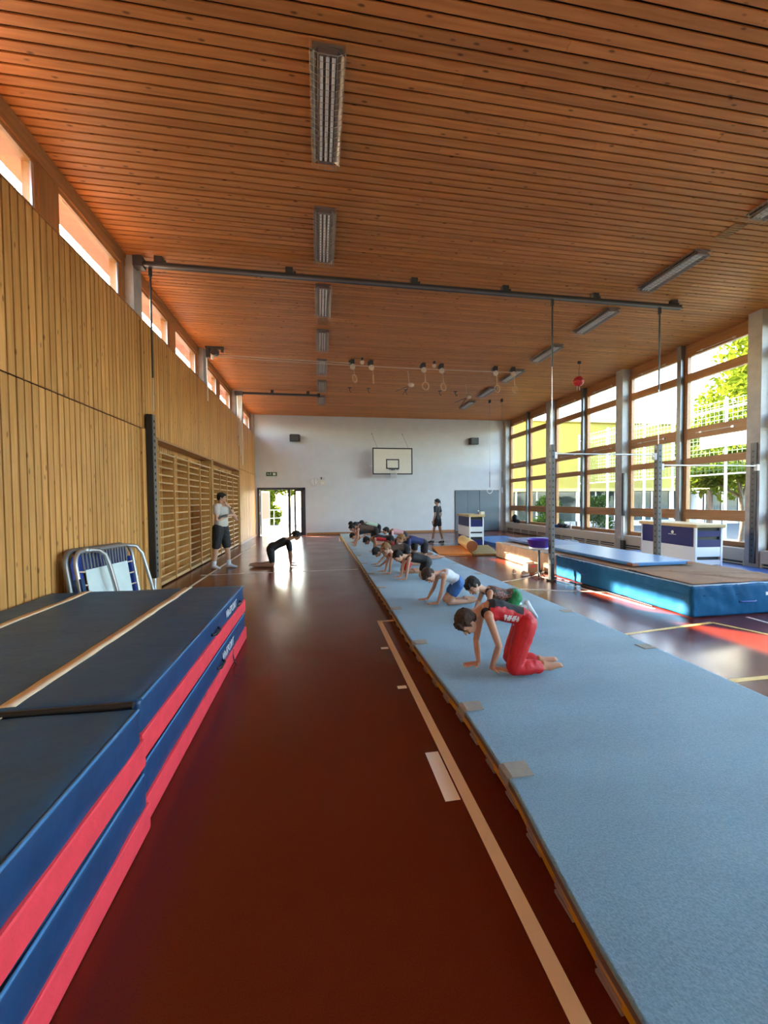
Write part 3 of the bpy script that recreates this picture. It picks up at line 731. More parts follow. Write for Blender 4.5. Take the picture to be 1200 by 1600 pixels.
# ================================================================ MATS AND APPARATUS
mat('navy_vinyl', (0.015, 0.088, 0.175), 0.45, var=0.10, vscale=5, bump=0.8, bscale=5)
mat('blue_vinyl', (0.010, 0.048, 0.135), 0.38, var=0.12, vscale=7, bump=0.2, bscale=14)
mat('red_vinyl', (0.85, 0.055, 0.075), 0.5, var=0.08, vscale=12, bump=0.15, bscale=90)
mat('tan_stripe', (0.82, 0.62, 0.42), 0.6)
mat('white_print', (0.75, 0.78, 0.82), 0.5)
mat('blue_piping', (0.06, 0.20, 0.42), 0.35)

def grid_patch(mb, p00, p10, p11, p01, nu, nv, disp, mi=0):
    """bilinear grid; disp(u, v, p) returns an offset vector"""
    p00, p10, p11, p01 = map(Vector, (p00, p10, p11, p01)); vs = []
    for j in range(nv + 1):
        for i in range(nu + 1):
            u, v = i/nu, j/nv
            p = p00*(1-u)*(1-v) + p10*u*(1-v) + p11*u*v + p01*(1-u)*v
            vs.append(p + disp(u, v, p))
    fs = [(j*(nu+1)+i, j*(nu+1)+i+1, (j+1)*(nu+1)+i+1, (j+1)*(nu+1)+i) for j in range(nv) for i in range(nu)]
    mb.add(vs, fs, mi, True)

def soft_box(x0, x1, y0, y1, z0, z1, amp=0.012, freq=2.2, seg=0.09, seed=0.0, rnd=0.03, pleat=0.0):
    """cushioned block: closed grid skin with rounded edges, creases and sag"""
    bm = bmesh.new(); bmesh.ops.create_cube(bm, size=1)
    for w in bm.verts: w.co = Vector(((x0+x1)/2 + w.co.x*(x1-x0), (y0+y1)/2 + w.co.y*(y1-y0), (z0+z1)/2 + w.co.z*(z1-z0)))
    bmesh.ops.bevel(bm, geom=bm.edges[:], offset=rnd, segments=3, affect='EDGES', profile=0.5)
    bm.normal_update()
    for ax, L_ in ((0, x1-x0), (1, y1-y0), (2, z1-z0)):
        n = max(1, int(L_/seg)); lo = (x0, y0, z0)[ax]
        for i in range(1, n):
            co = Vector((0, 0, 0)); co[ax] = lo + L_*i/n; no = Vector((0, 0, 0)); no[ax] = 1
            bmesh.ops.bisect_plane(bm, geom=bm.verts[:] + bm.edges[:] + bm.faces[:], plane_co=co, plane_no=no)
    bm.normal_update()
    nrm = {w: w.normal.copy() for w in bm.verts}
    for w in bm.verts:
        p = w.co*freq + Vector((seed, seed*1.7, seed*0.3))
        k = mnoise.noise(p) + 0.5*mnoise.noise(p*2.3)
        if w.co.z < z0 + 0.02: k = min(k, 0)
        d = nrm[w]*amp*k
        if pleat and abs(nrm[w].z) < 0.8:
            q = Vector((w.co.x*9 + w.co.z*5, w.co.y*9 + w.co.z*4, w.co.z*2.5 + seed)); g_ = 1 - 2*abs(mnoise.noise(q))
            d += nrm[w]*pleat*g_*(0.5 + (w.co.z - z0)/(z1 - z0))
        if w.co.z < z0 + 0.02: d.z = max(d.z, 0)
        w.co += d
    return bm

def lettering(text, size, loc, rot, parent, m='white_print', name='lettering', ext=0.0015):
    cu = bpy.data.curves.new(name, 'FONT'); cu.body = text; cu.size = size; cu.extrude = ext; cu.align_x = 'CENTER'; cu.align_y = 'CENTER'; cu.shear = 0.2
    tmp = bpy.data.objects.new(name, cu); COL.objects.link(tmp)
    dg = bpy.context.evaluated_depsgraph_get(); dg.update()
    me = bpy.data.meshes.new_from_object(tmp.evaluated_get(dg)); bpy.data.objects.remove(tmp); bpy.data.curves.remove(cu)
    me.materials.clear(); me.materials.append(MATS[m])
    o = link(name, me, parent, loc, rot); tag(o, kind='stuff')
    return o

def crash_mat(name, label, x0, x1, y0, y1, z0, z1, seed, top=True):
    t = thing(name, label, 'mat', ((x0+x1)/2, (y0+y1)/2, z0), 'navy crash mats in the left stacks')
    t['seed'] = seed
    a, b, h = (x1-x0)/2, (y1-y0)/2, z1 - z0
    mb = MB(); mb.from_bm(soft_box(-a, a, -b, b, 0.0, h, amp=0.008, freq=2.6, seg=0.085, seed=seed, rnd=0.022), 0, True)
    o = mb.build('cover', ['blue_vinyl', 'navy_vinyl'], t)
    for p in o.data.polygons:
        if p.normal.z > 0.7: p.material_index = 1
    # red lower band all round
    bd = MB(); hb = h*0.46; e = 0.014
    def wav(u, v, p):
        return Vector((0, 0, 0.006*mnoise.noise(Vector((p.x*2, p.y*2, seed)))))
    bd.box((-a - e, -b - e, 0.004), (a + e, b + e, hb), bev=0.012)
    bd.build('red_band', 'red_vinyl', t)
    pp = MB().tube([(a - 0.004, -b + 0.02, h - 0.006), (a - 0.004, b - 0.02, h - 0.006)], 0.008, 6)
    pp.build('piping', 'blue_piping', t)
    return t, a, b, h
MX0, MX1 = XB + 0.035, -0.87
mats = []
for (nm, lab, x0, x1, y0, y1, z0, z1, sd) in (
    ('crash_mat', 'lower navy crash mat of the far stack, red band down on the floor', MX0, MX1 + 0.005, 2.06, 4.72, 0.0, 0.305, 1.0),
    ('crash_mat', 'upper navy crash mat of the far stack, below the leaning trampoline', MX0, MX1, 2.05, 4.70, 0.325, 0.625, 2.0),
    ('crash_mat', 'lower navy crash mat of the near stack at the picture corner', MX0, MX1 + 0.03, -0.95, 2.02, 0.0, 0.295, 3.0),
    ('crash_mat', 'upper navy crash mat of the near stack, tan stripes on top', MX0, MX1 + 0.02, -0.95, 2.01, 0.315, 0.612, 4.0)):
    mats.append(crash_mat(nm, lab, x0, x1, y0, y1, z0, z1, sd))
for (t, a, b, h) in (mats[1], mats[3]):
    for sx in (-1.455, -2.47):
        st = MB(); x = sx - t.location.x
        sd_ = t['seed']
        def onto(u, v, p):
            q = p*2.6; q.z = h*2.6; q += Vector((sd_, sd_*1.7, sd_*0.3))
            return Vector((0.008*mnoise.noise(Vector((v*5, sx, 0))), 0, 0.008*(mnoise.noise(q) + 0.5*mnoise.noise(q*2.3))))
        grid_patch(st, (x - 0.038, -b + 0.03, h + 0.006), (x + 0.038, -b + 0.03, h + 0.006), (x + 0.038, b - 0.01, h + 0.006), (x - 0.038, b - 0.01, h + 0.006), 1, 60, onto)
        o = st.build('tan_stripe', 'tan_stripe', t)
        sm = o.modifiers.new('thick', 'SOLIDIFY'); sm.thickness = 0.004; sm.offset = -1
# dark zip flap where the far and near stacks meet
t, a, b, h = mats[1]
MB().tube([(-a + 0.02, -b - 0.02, h - 0.01), (-0.3, -b - 0.022, h - 0.005), (a - 0.02, -b - 0.02, h - 0.012)], 0.017, 6).build('zip_flap', 'black', t)
for (t, a, b, h), ys, ly in ((mats[0], (0.15,), 0.42), (mats[1], (0.05, 0.95), 0.62), (mats[2], (-0.15,), None), (mats[3], (-0.4,), None)):
    for y in ys:
        MB().tube([(a + 0.004, y - 0.10, h*0.62), (a + 0.03, y - 0.06, h*0.60), (a + 0.03, y + 0.06, h*0.60), (a + 0.004, y + 0.10, h*0.62)], 0.012, 6).build('carry_handle', 'black', t)
    if ly is not None: lettering('VinSPORT', 0.105, (a + 0.014, ly, h*0.72), (math.pi/2, 0, math.pi/2), t)
t, a, b, h = mats[0]
MB().tube([(a + 0.012, 0.62, h*0.46), (a + 0.014, 0.60, 0.10), (a + 0.03, 0.60, 0.02), (a + 0.05, 0.58, 0.004)], 0.006, 5).build('loose_cord', 'black', t)

# ---------------------------------------------------------------- mini trampoline tipped against the wall
mat('tramp_bed', (0.68, 0.78, 0.77), 0.7, var=0.05, vscale=5)
mat('tramp_blue', (0.02, 0.055, 0.30), 0.5)
mat('tramp_tube', (0.42, 0.42, 0.42), 0.35, 0.7)
mat('bungee', (0.16, 0.16, 0.17), 0.6)
tr = thing('mini_trampoline', 'grey framed mini trampoline with pale bed tipped against the board wall', 'trampoline', (-2.57, 5.43, 0.0))
# in-plane axes: e1 along the wall, e2 up the lean, e3 out of the bed
e1 = Vector((0.03, 1.0, -0.03)).normalized(); e2 = Vector((-0.16, 0.0, 1.0)); e2 = (e2 - e1*e2.dot(e1)).normalized(); e3 = e1.cross(e2)
if e3.x < 0: e3 = -e3
def T(u, v, w=0.0): return e1*u*0.82 + e2*v + e3*w
Wt, Ht = 0.76, 1.02
def rrect(w, v0, v1, r, off, n=5):
    pts = []
    for (cu, cv, a0) in ((w - r, v1 - r, 0), (-w + r, v1 - r, 90), (-w + r, v0 + r, 180), (w - r, v0 + r, 270)):
        for i in range(n + 1):
            a = math.radians(a0 + 90*i/n); pts.append(T(cu + r*math.cos(a), cv + r*math.sin(a), off))
    return pts
MB().tube(rrect(Wt, 0.03, Ht, 0.16, 0.06), 0.024, 8, closed=True).build('frame', 'tramp_tube', tr)
MB().tube(rrect(Wt + 0.02, 0.04, Ht + 0.02, 0.16, -0.03), 0.030, 8, closed=True).build('rear_frame', 'steel_grey', tr)
MB().add([T(-0.52, 0.12, 0.03), T(0.62, 0.12, 0.03), T(0.62, 0.80, 0.03), T(-0.52, 0.80, 0.03), T(-0.52, 0.12, 0.038), T(0.62, 0.12, 0.038), T(0.62, 0.80, 0.038), T(-0.52, 0.80, 0.038)], [(0,1,2,3),(7,6,5,4),(0,4,5,1),(1,5,6,2),(2,6,7,3),(3,7,4,0)]).build('bed', 'tramp_bed', tr)
for i in range(15):
    u = -0.55 + 1.14*i/14; MB().tube([T(u + 0.01, 0.80, 0.035), T(u - 0.02 if u < 0 else u, Ht - 0.02, 0.055)], 0.013, 6).build('bungee', 'bungee', tr)
for i in range(5):
    v = 0.16 + 0.62*i/4; MB().tube([T(-0.52, v, 0.035), T(-Wt + 0.01, v + 0.02, 0.055)], 0.010, 6).build('bungee', 'strap', tr)
    MB().tube([T(0.62, v, 0.035), T(Wt - 0.01, v, 0.055)], 0.010, 6).build('bungee', 'strap', tr)
MB().prism([T(-0.74, 0.08, -0.01), T(-0.50, 0.08, -0.01), T(-0.50, 0.86, -0.01), T(-0.66, 0.98, -0.01), T(-0.74, 0.9, -0.01)], e3*0.008).build('blue_pad', 'tramp_blue', tr)
MB().prism([T(-0.5, 0.79, -0.014), T(0.66, 0.79, -0.014), T(0.7, 0.98, -0.014), T(-0.6, 0.98, -0.014)], e3*0.008).build('blue_pad', 'tramp_blue', tr)
MB().prism([T(-Wt - 0.02, 0.1, 0.01), T(-Wt + 0.05, 0.1, 0.01), T(-Wt + 0.05, 0.72, 0.01), T(-Wt - 0.02, 0.72, 0.01)], e3*0.09).build('edge_pad', 'blue_vinyl', tr)
MB().prism([T(Wt - 0.06, 0.1, 0.0), T(Wt, 0.1, 0.0), T(Wt - 0.02, 0.86, 0.0), T(Wt - 0.06, 0.86, 0.0)], e3*0.05).build('edge_pad', 'tramp_blue', tr)
MB().tube([T(-0.50, Ht - 0.01, 0.06), T(-0.44, Ht - 0.0, 0.10), T(-0.34, Ht - 0.02, 0.13), T(-0.25, Ht - 0.08, 0.15), T(-0.20, Ht - 0.22, 0.16), T(-0.14, 0.5, 0.16), T(-0.08, 0.12, 0.16), T(-0.07, 0.045, 0.15)], 0.027, 8).build('support_leg', 'tramp_tube', tr)
MB().tube([T(Wt - 0.12, Ht - 0.01, 0.06), T(Wt - 0.02, Ht - 0.04, 0.14), T(Wt + 0.04, Ht - 0.16, 0.18), T(Wt + 0.12, 0.4, 0.2), T(Wt + 0.15, 0.05, 0.2)], 0.024, 8).build('support_leg', 'tramp_tube', tr)
MB().ball(T(-0.50, Ht + 0.005, 0.07), 0.04, sub=2).build('hinge', 'tramp_tube', tr)

# ---------------------------------------------------------------- tumbling track
def carpet_material():
    mt = bpy.data.materials.new('carpet_blue'); mt.use_nodes = True
    N, L = nt(mt); b = N['Principled BSDF']; b.inputs['Roughness'].default_value = 0.9
    b.inputs['Specular IOR Level'].default_value = 0.15; b.inputs['Sheen Weight'].default_value = 0.25
    tc = N.new('ShaderNodeTexCoord')
    n1 = N.new('ShaderNodeTexNoise'); n1.inputs['Scale'].default_value = 120; n1.inputs['Detail'].default_value = 3
    n2 = N.new('ShaderNodeTexNoise'); n2.inputs['Scale'].default_value = 1.1; n2.inputs['Detail'].default_value = 5
    mp = N.new('ShaderNodeMapping'); mp.inputs['Scale'].default_value = (0.55, 1.6, 1)
    L.new(tc.outputs['Object'], n1.inputs['Vector']); L.new(tc.outputs['Object'], mp.inputs[0]); L.new(mp.outputs[0], n2.inputs['Vector'])
    cr = N.new('ShaderNodeValToRGB')
    cr.color_ramp.elements[0].position = 0.3; cr.color_ramp.elements[0].color = (0.16, 0.32, 0.43, 1)
    cr.color_ramp.elements[1].position = 0.7; cr.color_ramp.elements[1].color = (0.235, 0.44, 0.575, 1)
    L.new(n1.outputs['Fac'], cr.inputs[0])
    mr = N.new('ShaderNodeMapRange'); mr.inputs[1].default_value = 0.35; mr.inputs[2].default_value = 0.65; mr.inputs[3].default_value = 0.88; mr.inputs[4].default_value = 1.08
    L.new(n2.outputs['Fac'], mr.inputs[0])
    sc = N.new('ShaderNodeVectorMath'); sc.operation = 'SCALE'; L.new(cr.outputs[0], sc.inputs[0]); L.new(mr.outputs[0], sc.inputs['Scale'])
    L.new(sc.outputs[0], b.inputs['Base Color'])
    bp = N.new('ShaderNodeBump'); bp.inputs['Strength'].default_value = 0.35; bp.inputs['Distance'].default_value = 0.006
    L.new(n1.outputs['Fac'], bp.inputs['Height']); L.new(bp.outputs[0], b.inputs['Normal']); MATS['carpet_blue'] = mt
carpet_material()
mat('track_yellow', (0.62, 0.36, 0.01), 0.5)
mat('track_grey', (0.34, 0.29, 0.275), 0.55)
mat('foam_edge', (0.17, 0.12, 0.085), 0.85)
mat('pad_grey', (0.33, 0.34, 0.29), 0.8, var=0.06, vscale=30)
TZ = 0.13
tk = thing('tumbling_track', 'long blue carpeted tumbling track on sprung supports running down the hall', 'tumbling track', (0, 0, 0))
LE = [(0.0, 0.86), (0.9, 0.865), (1.15, 0.875), (1.5, 0.91), (1.85, 0.95), (2.1, 0.955), (2.56, 0.965), (3.2, 0.935), (4.1, 0.915), (5.6, 0.93), (7.5, 0.925), (9.4, 0.93), (13, 0.905), (17.6, 0.88)]
def left_edge(y):
    for (a, xa), (b, xb) in zip(LE, LE[1:]):
        if a <= y <= b: return xa + (xb - xa)*(y - a)/(b - a)
    return LE[0][1] if y < LE[0][0] else LE[-1][1]
def right_edge(y): return 3.16 + 0.05*math.sin(y*0.55 - 0.6)
ys = [-0.6 + i*0.1 for i in range(183)]
top = []; fs = []
nx = 22
for y in ys:
    xl, xr = left_edge(y) + 0.004*mnoise.noise(Vector((y*2, 3, 0))), right_edge(y)
    for i in range(nx + 1):
        u = 0 if i == 0 else 1 if i == nx else 0.006 if i == 1 else 0.994 if i == nx - 1 else i/nx; x = xl + (xr - xl)*u
        z = TZ + 0.004*mnoise.noise(Vector((x*1.3, y*0.9, 1)))
        top.append((x, y, z))
n1 = len(ys); w1 = nx + 1
for j in range(n1 - 1):
    for i in range(nx): fs.append((j*w1+i, j*w1+i+1, (j+1)*w1+i+1, (j+1)*w1+i))
cp = MB().add(top, fs, 0, True).build('carpet', 'carpet_blue', tk)
sm = cp.modifiers.new('thick', 'SOLIDIFY'); sm.thickness = 0.012; sm.offset = -1
# foam and plywood layer under the carpet
fm = MB(); v0 = []
for y in ys:
    xl, xr = left_edge(y) + 0.006, right_edge(y) - 0.006
    v0 += [(xl, y, TZ - 0.014), (xr, y, TZ - 0.014), (xr, y, TZ - 0.05), (xl, y, TZ - 0.05)]
f0 = []
for j in range(n1 - 1):
    for i in range(4): f0.append((j*4+i, j*4+(i+1) % 4, (j+1)*4+(i+1) % 4, (j+1)*4+i))
f0 += [(0, 1, 2, 3), tuple((n1-1)*4 + i for i in (3, 2, 1, 0))]
fm.add(v0, f0).build('foam_layer', 'foam_edge', tk)
for (dx, ln) in ((0.03, 'left'), (-0.03, 'right')):
    rd = MB()
    vs = []
    for y in ys:
        x = (left_edge(y) if dx > 0 else right_edge(y)) + dx
        vs += [(x - 0.012, y, 0.022), (x + 0.012, y, 0.022), (x + 0.012, y, 0.062), (x - 0.012, y, 0.062)]
    rd.add(vs, f0).build('spring_rod', 'track_yellow', tk)
comb = [(0.016, 0.0), (0.016, 0.014), (0.0, 0.014), (0.0, 0.024), (0.02, 0.024), (0.02, 0.040), (0.0, 0.040), (0.0, 0.050), (0.02, 0.050), (0.02, 0.066), (0.0, 0.066), (0.0, 0.080), (0.07, 0.080), (0.07, 0.0)]
cm = MB().box((0.012, -0.056, 0.0), (0.075, 0.056, 0.08)).mesh('support_block', 'black')  # core coloured black to stand for the shade between the plates
pm_ = MB().box((0.0, -0.058, -0.006), (0.02, 0.058, 0.006)).mesh('spring_plate', 'track_grey')
y = 0.55
while y < 17.5:
    link('support_block', cm, tk, (left_edge(y) + 0.014, y, 0.0))
    for z_ in (0.008, 0.036, 0.064): link('spring_plate', pm_, tk, (left_edge(y) + 0.014, y, z_))
    y += 0.268
y = 0.55
while y < 17.5:
    link('support_block', cm, tk, (right_edge(y) - 0.012, y, 0.0), (0, 0, math.pi)); y += 0.536
def pad(y, side):
    xe = left_edge(y) if side < 0 else right_edge(y)
    m_ = MB()
    s = 1 if side < 0 else -1
    m_.add([(xe - s*0.004, y - 0.052, TZ - 0.045), (xe - s*0.004, y + 0.052, TZ - 0.045), (xe - s*0.004, y - 0.055, TZ + 0.0), (xe - s*0.004, y + 0.055, TZ + 0.0), (xe + s*0.02, y - 0.057, TZ + 0.006), (xe + s*0.02, y + 0.057, TZ + 0.006), (xe + s*0.135, y - 0.06, TZ + 0.007), (xe + s*0.145, y + 0.056, TZ + 0.007)],
           [(0, 1, 3, 2), (2, 3, 5, 4), (4, 5, 7, 6)])
    o = m_.build('velcro_pad', 'pad_grey', tk); s2 = o.modifiers.new('t', 'SOLIDIFY'); s2.thickness = 0.005; s2.offset = 1 if s > 0 else -1
for y in (1.93, 2.59, 3.87, 5.15, 6.45, 7.75, 9.05, 10.35, 11.65): pad(y, -1)
for y in (3.36, 4.62, 5.95, 7.3, 8.6, 9.9): pad(y, 1)

# ---------------------------------------------------------------- landing mats on the right
mat('mat_blue', (0.008, 0.095, 0.23), 0.6, spec=0.12, var=0.10, vscale=4, bump=0.35, bscale=11)
mat('mat_beige', (0.50, 0.35, 0.23), 0.5, var=0.10, vscale=6, bump=0.35, bscale=10)
mat('mat_sheet', (0.26, 0.135, 0.058), 0.8, var=0.10, vscale=6, bump=0.3, bscale=12)
mat('mat_light', (0.05, 0.19, 0.44), 0.30, var=0.06, vscale=3)
mat('mat_royal', (0.03, 0.11, 0.36), 0.35, var=0.06, vscale=3)
mat('mat_pale_edge', (0.40, 0.55, 0.68), 0.5)
def landing_mat(label, x0, x1, y0, y1, h, m, seed):
    t = thing('landing_mat', label, 'mat', ((x0+x1)/2, (y0+y1)/2, 0), 'thick landing mats')
    a, b = (x1-x0)/2, (y1-y0)/2
    MB().from_bm(soft_box(-a, a, -b, b, 0, h, amp=0.016, freq=3.2, seg=0.042, seed=seed, rnd=0.03, pleat=0.014), 0, True).build('cover', m, t)
    MB().tube([(-a + 0.01, b - 0.02, h - 0.005), (-a + 0.01, -b + 0.02, h - 0.005), (-a + 0.03, -b + 0.01, h - 0.005), (a - 0.03, -b + 0.01, h - 0.005)], 0.012, 6).build('top_piping', 'mat_pale_edge', t)
    MB().tube([(-a - 0.008, b - 0.03, h*0.68), (-a - 0.008, -b + 0.03, h*0.68), (-a + 0.02, -b - 0.006, h*0.68), (a - 0.03, -b - 0.008, h*0.68)], 0.006, 5).build('side_seam', m, t)
    return t, a, b
t, a, b = landing_mat('big blue landing mat with brown top sheet at the right beside the track', 4.80, 6.62, 4.42, 7.42, 0.425, 'mat_blue', 5.0)
sh = MB(); grid_patch(sh, (-a + 0.06, -b + 0.05, 0.438), (a - 0.05, -b + 0.05, 0.438), (a - 0.05, b - 0.02, 0.438), (-a + 0.06, b - 0.02, 0.438), 40, 60,
    lambda u, v, p: Vector((0, 0, 0.012*mnoise.noise(Vector((p.x*2.5, p.y*2.5, 2))) + 0.022*max(0, 1 - abs((p.x*0.85 + p.y + 1.0 + 0.1*math.sin(p.x*5))/0.05)) + 0.018*max(0, 1 - abs((p.x*0.3 + p.y + 0.72)/0.04)))))
o = sh.build('top_sheet', 'mat_sheet', t); o.modifiers.new('t', 'SOLIDIFY').thickness = 0.006
for x in (-0.05,): MB().tube([(x - 0.13, -b - 0.01, 0.19), (x - 0.10, -b - 0.028, 0.185), (x + 0.10, -b - 0.028, 0.185), (x + 0.13, -b - 0.01, 0.19)], 0.012, 6).build('carry_handle', 'tramp_blue', t)
MB().tube([(-a - 0.012, 0.55, 0.2), (-a - 0.03, 0.58, 0.195), (-a - 0.03, 0.72, 0.195), (-a - 0.012, 0.75, 0.2)], 0.012, 6).build('carry_handle', 'tramp_blue', t)
MB().box((0.23, -b - 0.018, 0.255), (0.42, -b - 0.012, 0.30)).build('label_patch', 'white_print', t)
t, a, b = landing_mat('beige landing mat standing behind the big blue one', 4.80, 6.62, 7.47, 10.25, 0.42, 'mat_beige', 9.0)
for y in (-0.5, 0.75): MB().tube([(-a - 0.012, y - 0.1, 0.2), (-a - 0.03, y - 0.07, 0.195), (-a - 0.03, y + 0.07, 0.195), (-a - 0.012, y + 0.1, 0.2)], 0.012, 6).build('carry_handle', 'mat_beige', t)
def thin_mat(label, cx, cy, w, l, z, h, m, rotz=0, corner=None):
    t = thing('thin_mat', label, 'mat', (cx, cy, z), 'thin blue gymnastics mats', rotz=rotz)
    MB().box((-w/2, -l/2, 0), (w/2, l/2, h), bev=0.012).build('cover', m, t)
    sd = MB()
    for (p, q) in (((-w/2, -l/2), (-w/2, l/2)), ((-w/2, -l/2), (w/2, -l/2))): pass
    if corner:
        for (x, y) in ((-w/2 + 0.05, -l/2 + 0.05), (w/2 - 0.05, -l/2 + 0.05)): MB().box((x - 0.058, y - 0.058, 0.004), (x + 0.058, y + 0.058, h - 0.014), bev=0.006).build('leather_corner', corner, t)
    return t
mat('leather', (0.30, 0.11, 0.055), 0.6)
thin_mat('light blue thin mat lying on the brown topped landing mat', 5.66, 7.06, 1.14, 2.62, 0.455, 0.062, 'mat_light', corner='leather')
thin_mat('darker blue thin mat lying on the beige landing mat', 5.70, 9.35, 1.16, 1.86, 0.447, 0.062, 'mat_royal', corner=None)
thin_mat('bright blue thin mat on the floor beyond the beige landing mat', 6.72, 12.9, 1.7, 4.3, 0.0, 0.10, 'mat_light', rotz=0.06)
thin_mat('blue thin mat on the floor under the blue and white vault box', 7.98, 7.35, 2.1, 5.2, 0.0, 0.11, 'mat_royal')

# ---------------------------------------------------------------- vault boxes
mat('box_navy', (0.011, 0.013, 0.11), 0.5, spec=0.3)
mat('box_white', (0.72, 0.74, 0.74), 0.45)
mat('box_pad', (0.55, 0.38, 0.16), 0.55, var=0.05)
def vault_box(label, p0, ang, w, l, h, z, rows, mark=False):
    """p0 near left foot; local x across the end, y along the box; rows of (navy/white, height share)"""
    t = thing('vault_box', label, 'vault box', (p0[0], p0[1], z), 'vault boxes', rotz=ang)
    ph = 0.075
    MB().box((-0.03, -0.05, h - ph), (w + 0.03, l + 0.05, h), bev=0.018).build('top_pad', 'box_pad', t)
    for (x, y) in ((0, 0), (w - 0.045, 0), (0, l - 0.045), (w - 0.045, l - 0.045)):
        MB().box((x, y, 0), (x + 0.045, y + 0.045, h - ph), bev=0.005).build('corner_post', 'box_white', t)
    zz = 0.03; tot = h - ph - 0.03
    for (m, sh, gap) in rows:
        hh = tot*sh
        g = gap*hh
        for x in (0.004, w - 0.028): MB().box((x, 0.045, zz), (x + 0.024, l - 0.045, zz + hh)).build('side_panel', m, t)
        for y in (0.006, l - 0.03): MB().box((0.045, y, zz), (w - 0.045, y + 0.024, zz + hh - g)).build('end_panel', m, t)
        zz += hh
    MB().box((0.05, 0.05, 0.01), (w - 0.05, 0.07, h - ph - 0.01)).build('dark_inside', 'black', t)
    if mark:
        MB().cyl((-0.001, 0.62, h - ph - 0.13), (0.005, 0.62, h - ph - 0.13), 0.035, 16).build('round_emblem', 'steel_light', t)
        MB().box((-0.001, 0.52, h - ph - 0.185), (0.005, 0.74, h - ph - 0.175)).build('emblem_line', 'steel_light', t)
    return t
v1 = vault_box('tall vault box with navy and white panels before the grey equipment door', (4.99, 12.68), -0.09, 0.5, 1.5, 1.07, 0.0,
    [('box_navy', 0.30, 0.35), ('box_white', 0.18, 0.30), ('box_white', 0.18, 0.0), ('box_navy', 0.34, 0.3)])
# long sides read navy above, white below
v2 = vault_box('low vault box with navy and white panels in front of the windows', (7.88, 7.20), -0.10, 0.62, 1.62, 0.90, 0.112,
    [('box_white', 0.22, 0.40), ('box_white', 0.26, 0.0), ('box_navy', 0.28, 0.30), ('box_navy', 0.24, 0.35)], mark=True)
cb = MB().box((-0.07, -0.06, 0), (0.07, 0.06, 0.10), bev=0.008).build('paper_box', 'panel_cream'); cb.location = (5.52, 12.86, 1.07)
tag(cb, 'small pale box standing on the tall vault box', 'box')

# ---------------------------------------------------------------- orange mats, foam roll
mat('mat_orange', (0.72, 0.23, 0.015), 0.55, var=0.06)
mat('mat_olive', (0.34, 0.24, 0.07), 0.55, var=0.06)
mat('foam_cream', (0.88, 0.66, 0.27), 0.7, var=0.04)
mat('foam_brown', (0.38, 0.13, 0.03), 0.7)
def quad_mat(name, label, pts, h, m, edge):
    c = sum((Vector((p[0], p[1], 0)) for p in pts), Vector())/4
    t = thing(name, label, 'mat', c, 'flat folding mats')
    P = [Vector((p[0], p[1], 0)) - c for p in pts]
    MB().prism([p + Vector((0, 0, 0.004)) for p in P], (0, 0, h)).build('cover', m, t)
    MB().tube([p*0.995 + Vector((0, 0, 0.022)) for p in P], 0.018, 6, closed=True).build('edge_binding', edge, t)
quad_mat('floor_mat', 'orange floor mat beside the track, left of the foam roll', [(3.34, 10.80), (4.25, 10.62), (4.78, 12.80), (3.66, 12.56)], 0.042, 'mat_orange', 'foam_brown')
quad_mat('floor_mat', 'olive floor mat right of the foam roll', [(4.29, 10.62), (5.0, 10.48), (5.62, 12.6), (4.82, 12.62)], 0.042, 'mat_olive', 'leather')
rl_ = thing('foam_roll', 'cream rolled up foam mat lying on the orange and olive mats', 'foam roll', (4.42, 11.02, 0.05))
d_ = Vector((0.36, 1.75, 0)); R0 = 0.165
pts = [d_*(i/10) + Vector((0, 0, R0)) for i in range(11)]
MB().tube(pts, R0, 20, cap=False).build('roll', 'foam_cream', rl_)
sp = []
for i in range(56):
    a = i*0.30; r = 0.02 + 0.142*i/55; s = d_.normalized().cross(Vector((0, 0, 1)))
    sp.append(s*r*math.cos(a) + Vector((0, 0, R0 + r*math.sin(a))) - d_.normalized()*0.002)
MB().cyl((0, 0, R0), tuple(Vector((0, 0, R0)) + d_*0.03), R0 - 0.006, 20).build('end_face', 'foam_brown', rl_)
MB().tube(sp, 0.006, 5).build('spiral_edge', 'leather', rl_)

# ---------------------------------------------------------------- chalk bowl, bags and odds and ends
mat('purple_plastic', (0.085, 0.035, 0.42), 0.3)
mat('bag_black', (0.015, 0.016, 0.018), 0.6, bump=0.3, bscale=20)
mat('bag_grey', (0.17, 0.19, 0.19), 0.5, bump=0.2, bscale=20)
mat('shoe_tan', (0.55, 0.36, 0.22), 0.6)
mat('card', (0.38, 0.24, 0.16), 0.8)
cbw = thing('chalk_bowl', 'purple chalk basin on a thin black stand beside the free high bar upright', 'basin', (4.34, 7.30, 0))
def lathe(prof, n=24):
    vs = []; fs = []
    for r, z in prof:
        for j in range(n): vs.append((r*math.cos(2*math.pi*j/n), r*math.sin(2*math.pi*j/n), z))
    for i in range(len(prof) - 1):
        for j in range(n): fs.append((i*n+j, i*n+(j+1) % n, (i+1)*n+(j+1) % n, (i+1)*n+j))
    return vs, fs
vs, fs = lathe([(0.001, 0.595), (0.14, 0.59), (0.19, 0.64), (0.225, 0.76), (0.245, 0.765), (0.245, 0.778), (0.215, 0.775), (0.18, 0.65), (0.13, 0.605), (0.001, 0.605)])
MB().add(vs, fs, 0, True).build('basin', 'purple_plastic', cbw)
vs, fs = lathe([(0.001, 0.57), (0.17, 0.575), (0.2, 0.62), (0.195, 0.62), (0.165, 0.585), (0.001, 0.582)])
MB().add(vs, fs, 0, True).build('tray', 'box_white', cbw)
MB().cyl((0, 0, 0.02), (0, 0, 0.575), 0.022, 8).build('stand_pole', 'black', cbw)
